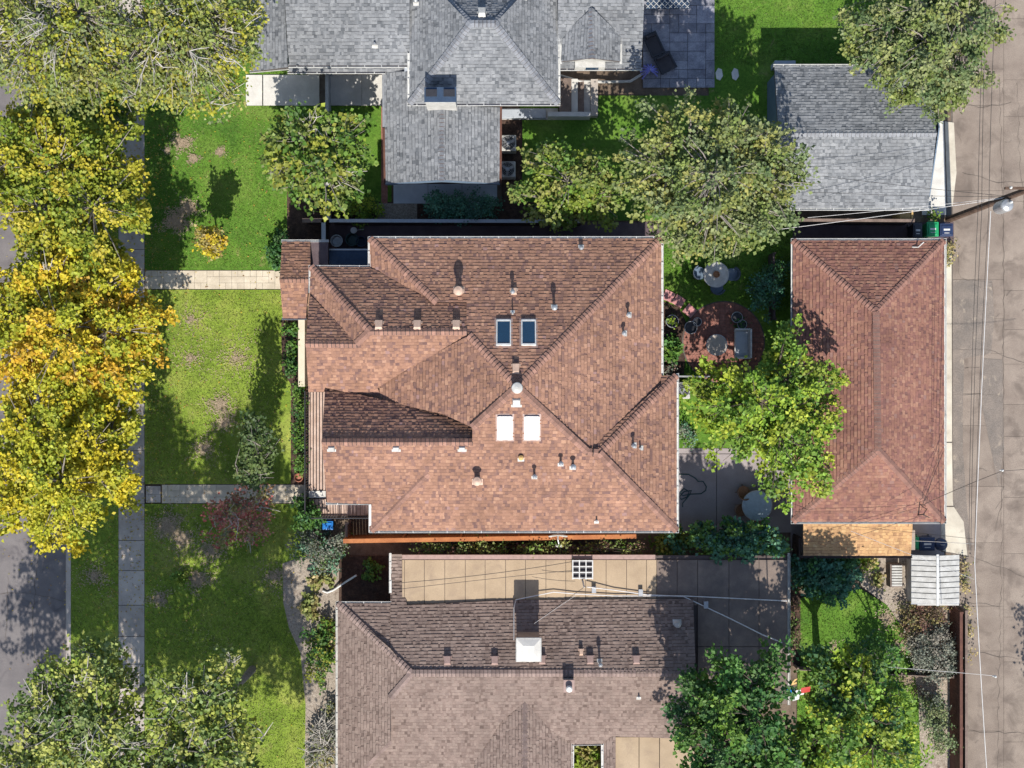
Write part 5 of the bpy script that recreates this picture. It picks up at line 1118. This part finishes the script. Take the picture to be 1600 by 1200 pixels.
tree('plum_tree', 'leafy tree with grey twigs on the front lawn at the bottom', 'tree', (395, 1045), [(262, 1085, 40, 10.5), (330, 1080, 48, 11), (290, 1140, 60, 11.5), (350, 1140, 48, 11), (250, 1180, 50, 11), (330, 1200, 60, 11.5), (280, 1260, 80, 11.5), (350, 1290, 70, 11), (290, 1390, 90, 11), (250, 1490, 80, 11.5), (350, 1470, 80, 11), (380, 1380, 50, 10)], PLM, .17, .58, 50, .34, 1.2, .16, bare=120, gapf=.24, dome=.6)
DG2 = DGR + GRN[:2]
tree('maple_tree', 'dark green tree beside the taupe house at the bottom right', 'tree', (1140, 1040), [(1120, 1100, 50, 8.4), (1100, 1150, 50, 8), (1172, 1060, 44, 9), (1210, 1030, 28, 8), (1180, 1130, 60, 9.5), (1130, 1190, 60, 9), (1215, 1180, 48, 9), (1095, 1085, 30, 7.4), (1140, 1280, 80, 9), (1210, 1260, 60, 9)], DG2, .18, .6, 66, .28, 1.4, .18, bark='barkd', gapf=.2, dome=.6)
tree('maple_tree', 'broad green and yellow tree in the bottom right backyard', 'tree', (1275, 1050), [(1310, 1095, 40, 8.2), (1350, 1060, 46, 7.6), (1300, 1160, 60, 8.8), (1370, 1130, 52, 8), (1395, 1095, 30, 6.8), (1380, 1190, 50, 8), (1268, 1025, 26, 7.4), (1325, 1032, 30, 6.6), (1260, 1200, 50, 8)], DGR[:3] + BRG[:3] + GRN[:3], .18, .62, 60, .28, 1.4, .18, bark='barkd', gapf=.28, dome=.6)
tree('small_tree', 'mid green loose tree at the north edge of the bottom right canopy', 'tree', (1370, 1030), [(1370, 1025, 26, 4), (1345, 1010, 18, 3.6), (1395, 1035, 18, 3.4)], GRN[:2] + DGR[1:4], .14, .46, 34, .26, .9, .08, gapf=.25)
tree('small_tree', 'light yellow green small tree between the dark trees and the silvery shrubs', 'tree', (1400, 1130), [(1400, 1110, 26, 3.6), (1405, 1150, 26, 3.6), (1410, 1190, 28, 3.4), (1385, 1080, 18, 3)], GRN[:2] + BRG[:3], .14, .44, 34, .26, .9, .08, gapf=.2)
tree('young_tree', 'thin dark olive sapling standing on the lawn north of the lower path', 'tree', (415, 740), [(395, 670, 24, 5), (400, 705, 28, 4.6), (392, 735, 24, 4)], [(.07, .12, .035), (.10, .15, .04), (.05, .09, .03), (.15, .19, .06)], .15, .34, 32, .26, .7, .06, bare=5, gapf=.25, twig='bark')
tree('redbud_tree', 'sparse red leaved small tree leaning over the lower path', 'tree', (390, 800), [(350, 810, 30, 3.4), (385, 785, 32, 3.6), (395, 825, 28, 3.2), (345, 845, 20, 2.8), (410, 775, 20, 3)], REDL, .13, .40, 20, .26, .7, .06, bare=12, gapf=.25)
tree('young_tree', 'young tree with pale yellow leaves alone on the upper lawn', 'tree', (338, 372), [(328, 377, 19, 3.6), (330, 374, 16, 2.8), (330, 374, 15, 2.0)], STRAW[:2] + YEL[:3], .14, .26, 36, .2, .4, .05, fork=.3, dome=.3)
tree('ash_tree', 'street tree standing beyond the right picture edge, casting shade on the alley', 'tree', (1675, 1235), [(1720, 1260, 46, 5.5), (1700, 1180, 40, 5.5), (1760, 1220, 60, 6)], SAGE, .16, .6, 36, .34, 1.2, .15)
# shrubs: px, py, radius px, height, palette, leaf, label
BG_ = 'foundation shrubs along the front wall'
def bush(px, py, rp, hh, pal, label, cat='bush', leaf=.12, group=None, name='shrub', nl=26, extra=(), bare=0, rad=.2, flat=.6):
    return tree(name, label, cat, (px + (800 - px) * hh / H, py + (600 - py) * hh / H), [(px, py, rp, hh)] + list(extra), pal, leaf, .34, nl, rad, .5, .04, 'barkd', bare, group, .6, 2, fork=.15, gapf=.08, flat=flat)
bush(715, 322, 22, 2.0, TEAL, 'wide dark green spruce shrub along the grey wing', leaf=.10, extra=[(670, 322, 19, 2.0), (692, 320, 22, 2.1), (738, 320, 22, 2.1), (762, 324, 18, 1.9)], nl=50)
bush(560, 322, 24, 1.3, BRG[:3] + GRN[:2], 'round yellow green shrub below the small tree', extra=[(540, 322, 16, 1.1), (580, 320, 14, 1.1)], nl=34, leaf=.1)
bush(432, 405, 16, 1.1, DGR, 'dark leafy shrub left of the entry roof', extra=[(435, 375, 15, 1.2), (428, 395, 12, .9)], leaf=.14)
for i, y in enumerate((515, 545, 575)): bush(457 - i * 2, y, 15, 1.0, DGR + GRN[:2], ('uppermost', 'middle', 'lowest')[i] + ' of three leafy shrubs beside the window well wall', leaf=.15, group=BG_)
for i, y in enumerate((608, 636, 664, 692, 720)): bush(465, y, 12, 1.1, GRN[:2] + DGR[2:4], 'clipped hedge plant beside the terrace, number ' + ('one', 'two', 'three', 'four', 'five')[i] + ' from the top' if False else ('topmost', 'second from top', 'middle', 'second from bottom', 'bottom')[i] + ' hedge plant of the row beside the terrace', leaf=.1, group='hedge beside the terrace', extra=[(464, y + 14, 10, 1.0)])
bush(470, 810, 22, 1.5, GRN[:1] + DGR, 'dark leafy shrub at the terrace corner', extra=[(460, 785, 12, 1.1), (490, 815, 16, 1.2)], leaf=.14)
bush(500, 860, 34, 1.4, GRY + GRN[:1] + TEAL[2:3], 'blue grey shrub between gravel bed and fence', extra=[(470, 850, 26, 1.2), (525, 850, 20, 1.2), (520, 880, 18, 1)], leaf=.10)
bush(578, 896, 13, .8, GRN[:2] + DGR[3:4], 'small bright green bush in the shaded corner', leaf=.16)
for i, (x, y) in enumerate(((497, 905), (483, 950), (520, 990))): bush(x, y, 17, .6, STRAW[1:] + OLV[:2], 'tuft of ornamental grass in the gravel, ' + ('upper', 'middle', 'lower')[i] + ' of three', 'grass', leaf=.2, name='ornamental_grass', nl=18)
bush(500, 1010, 24, 1.0, GRN + DGR[:2], 'green shrub against the taupe house west wall', extra=[(510, 985, 14, .9), (495, 1055, 18, .9), (515, 1040, 14, .9)], leaf=.13)
bush(505, 1150, 24, .9, GRY + STRAW[1:2] + OLV[:1], 'dry greyish shrub at the bottom of the gravel bed', extra=[(500, 1190, 24, .9), (515, 1115, 14, .8)], leaf=.12, bare=25)
bush(1050, 838, 20, 2.0, GRN + TEAL[1:3], 'left end of the tall green hedge behind the concrete patio', 'hedge', extra=[(1040, 855, 16, 1.7), (1070, 860, 20, 1.8)], leaf=.15)
bush(1150, 845, 26, 2.9, TEAL[1:] + GRN[:2] + DGR[3:4], 'long green hedge behind the concrete patio', 'hedge', extra=[(1100, 840, 24, 2.9), (1125, 862, 20, 2.8), (1190, 845, 26, 3), (1215, 855, 20, 2.8), (1170, 862, 20, 2.8), (1085, 825, 16, 2.2), (1145, 828, 16, 2.4), (1195, 828, 14, 2.4)], leaf=.16, nl=30)
bush(760, 858, 8, 2.4, OLV + GRN[:2] + PUR[:1], 'thin straggly hedge along the flat roof edge of the taupe house', 'hedge', extra=[(x, 858, 8, 2.3 + (x % 3) * .1) for x in range(650, 1010, 16)], leaf=.1, nl=16)
bush(1205, 448, 26, 1.8, TEAL + DGR[:2], 'dark teal shrub beside the garage fence', extra=[(1200, 475, 22, 1.6), (1215, 420, 18, 1.5)], leaf=.1, nl=36)
bush(1050, 545, 16, .9, GRN[:2] + DGR[:2], 'leafy green plant against the east house wall', extra=[(1042, 560, 14, .8), (1056, 533, 10, .7)], leaf=.16)
bush(1048, 575, 13, .8, GRY + PUR[:1], 'dried hydrangea plant above the low divider', leaf=.1)
bush(1070, 672, 13, .8, GRY[:2] + TEAL[2:3], 'pale blue plant near the house air conditioner', extra=[(1075, 690, 12, .6)], leaf=.1)
bush(1050, 502, 8, .7, GRN[:2] + BRG[:1], 'leafy plant growing in the wide pot by the wall', leaf=.12, nl=14)
bush(1158, 508, 7, .7, DGR[:3], 'dark plant growing in the pot above the white sofa', leaf=.1, nl=14)
bush(1290, 905, 34, 2.0, TEAL + DGR[:2], 'large dark green shrub south of the lean-to', extra=[(1260, 890, 26, 1.8), (1310, 925, 24, 1.8), (1330, 890, 24, 1.4)], leaf=.16, nl=36)
bush(1360, 885, 18, .9, BRG[:2] + GRN[:1] + STRAW[:1], 'yellow green plant on the gravel beside the louvred box', leaf=.16, nl=18)
bush(1440, 970, 30, 1.3, PUR + STRAW[1:2], 'reddish brown shrub south of the white shed', extra=[(1465, 960, 24, 1.2), (1425, 985, 18, 1)], leaf=.09)
bush(1460, 1020, 38, 1.6, GRY, 'silvery grey shrub beside the dark red fence', extra=[(1475, 1045, 26, 1.5), (1440, 1000, 24, 1.3), (1480, 1000, 22, 1.4)], leaf=.09, nl=34)
bush(1470, 1125, 28, 1.7, SAGE[:4] + GRY[:1], 'grey green shrub beside the fence at the bottom', extra=[(1480, 1160, 22, 1.6), (1462, 1095, 18, 1.4)], leaf=.1, nl=30)
bush(1405, 1040, 16, .9, GRN[:3] + DGR[:2], 'green bush at the curved lawn edge below the wire fence', leaf=.13, extra=[(1392, 1055, 14, .9)])
bush(1240, 945, 12, .7, PUR[:2] + GRN[:1], 'low purplish plants in the narrow bed beside the flat roof', leaf=.1, extra=[(1241, 970, 10, .6), (1242, 995, 9, .6), (1243, 1018, 9, .6)])
bush(1375, 905, 9, .5, STRAW[1:] + OLV[:1], 'small tuft of ornamental grass beside the louvred box', 'grass', leaf=.16, name='ornamental_grass')
bush(1446, 1090, 14, 1.0, PUR[:2] + GRY[:1], 'small purplish shrub between the two silvery shrubs', leaf=.09)
bush(1458, 335, 9, .8, GRN[:3], 'weedy green plant above the green bin', leaf=.12, nl=16)
bush(1505, 885, 8, .4, STRAW, 'dry weeds at the alley edge beside the white shed', 'weeds', extra=[(1506, 905, 7, .4), (1508, 925, 8, .4), (1512, 960, 6, .3), (1513, 990, 6, .3), (1512, 1030, 6, .3)], leaf=.1, nl=14)
bush(1484, 395, 8, .4, STRAW, 'dry golden weeds at the garage corner by the alley', 'weeds', extra=[(1486, 380, 7, .3), (1483, 410, 5, .3)], leaf=.1, nl=12)
bush(918, 1195, 22, 1.4, STRAW[1:2] + BRG[:3] + OLV[:1], 'spiky yellow green plant inside the small courtyard opening', 'plant', leaf=.24, extra=[(905, 1180, 10, 1.2), (930, 1180, 10, 1.2), (918, 1230, 20, 1.2)], name='ornamental_grass')
bush(285, 905, 14, .3, GRN[:3], 'leafy weed patch on the lower front lawn', 'weeds', leaf=.14, nl=16)

# fallen leaves lying under the street trees
n = 2600; px = np.where(rg.random(n) < .6, rg.normal(215, 40, n), rg.uniform(0, 460, n)); py = np.where(rg.random(n) < .6, rg.uniform(180, 960, n), rg.uniform(170, 1200, n)); px = px[:n]
X = (px - 800) / S; Y = (600 - py) / S; t = rg.uniform(0, 6.28, n); L = rg.uniform(.04, .09, n)[:, None]; z = np.where(px < 103, .02, np.where((px > 186) & (px < 227), .128, .14)) + rg.uniform(0, .02, n)
c_ = np.stack([X, Y, z], 1); d = np.stack([np.cos(t), np.sin(t), np.zeros(n)], 1); e_ = np.stack([-np.sin(t), np.cos(t), rg.uniform(-.2, .2, n)], 1)
V = np.stack([c_ - d * L * .6, c_ + e_ * L * .4, c_ + d * L * .6, c_ - e_ * L * .4], 1); P = np.array([(.55, .42, .05), (.45, .30, .06), (.35, .32, .06), (.3, .18, .08)])
C = np.ones((n, 4, 4)); C[:, :, :3] = P[rg.integers(0, 4, n)][:, None, :]
tag(npmesh('fallen_leaves', V.reshape(-1, 3), np.arange(n * 4).reshape(n, 4), M['leaf'], None, C.reshape(-1, 4), kind='stuff'), 'yellow and brown fallen leaves scattered under the golden street trees', 'leaves')
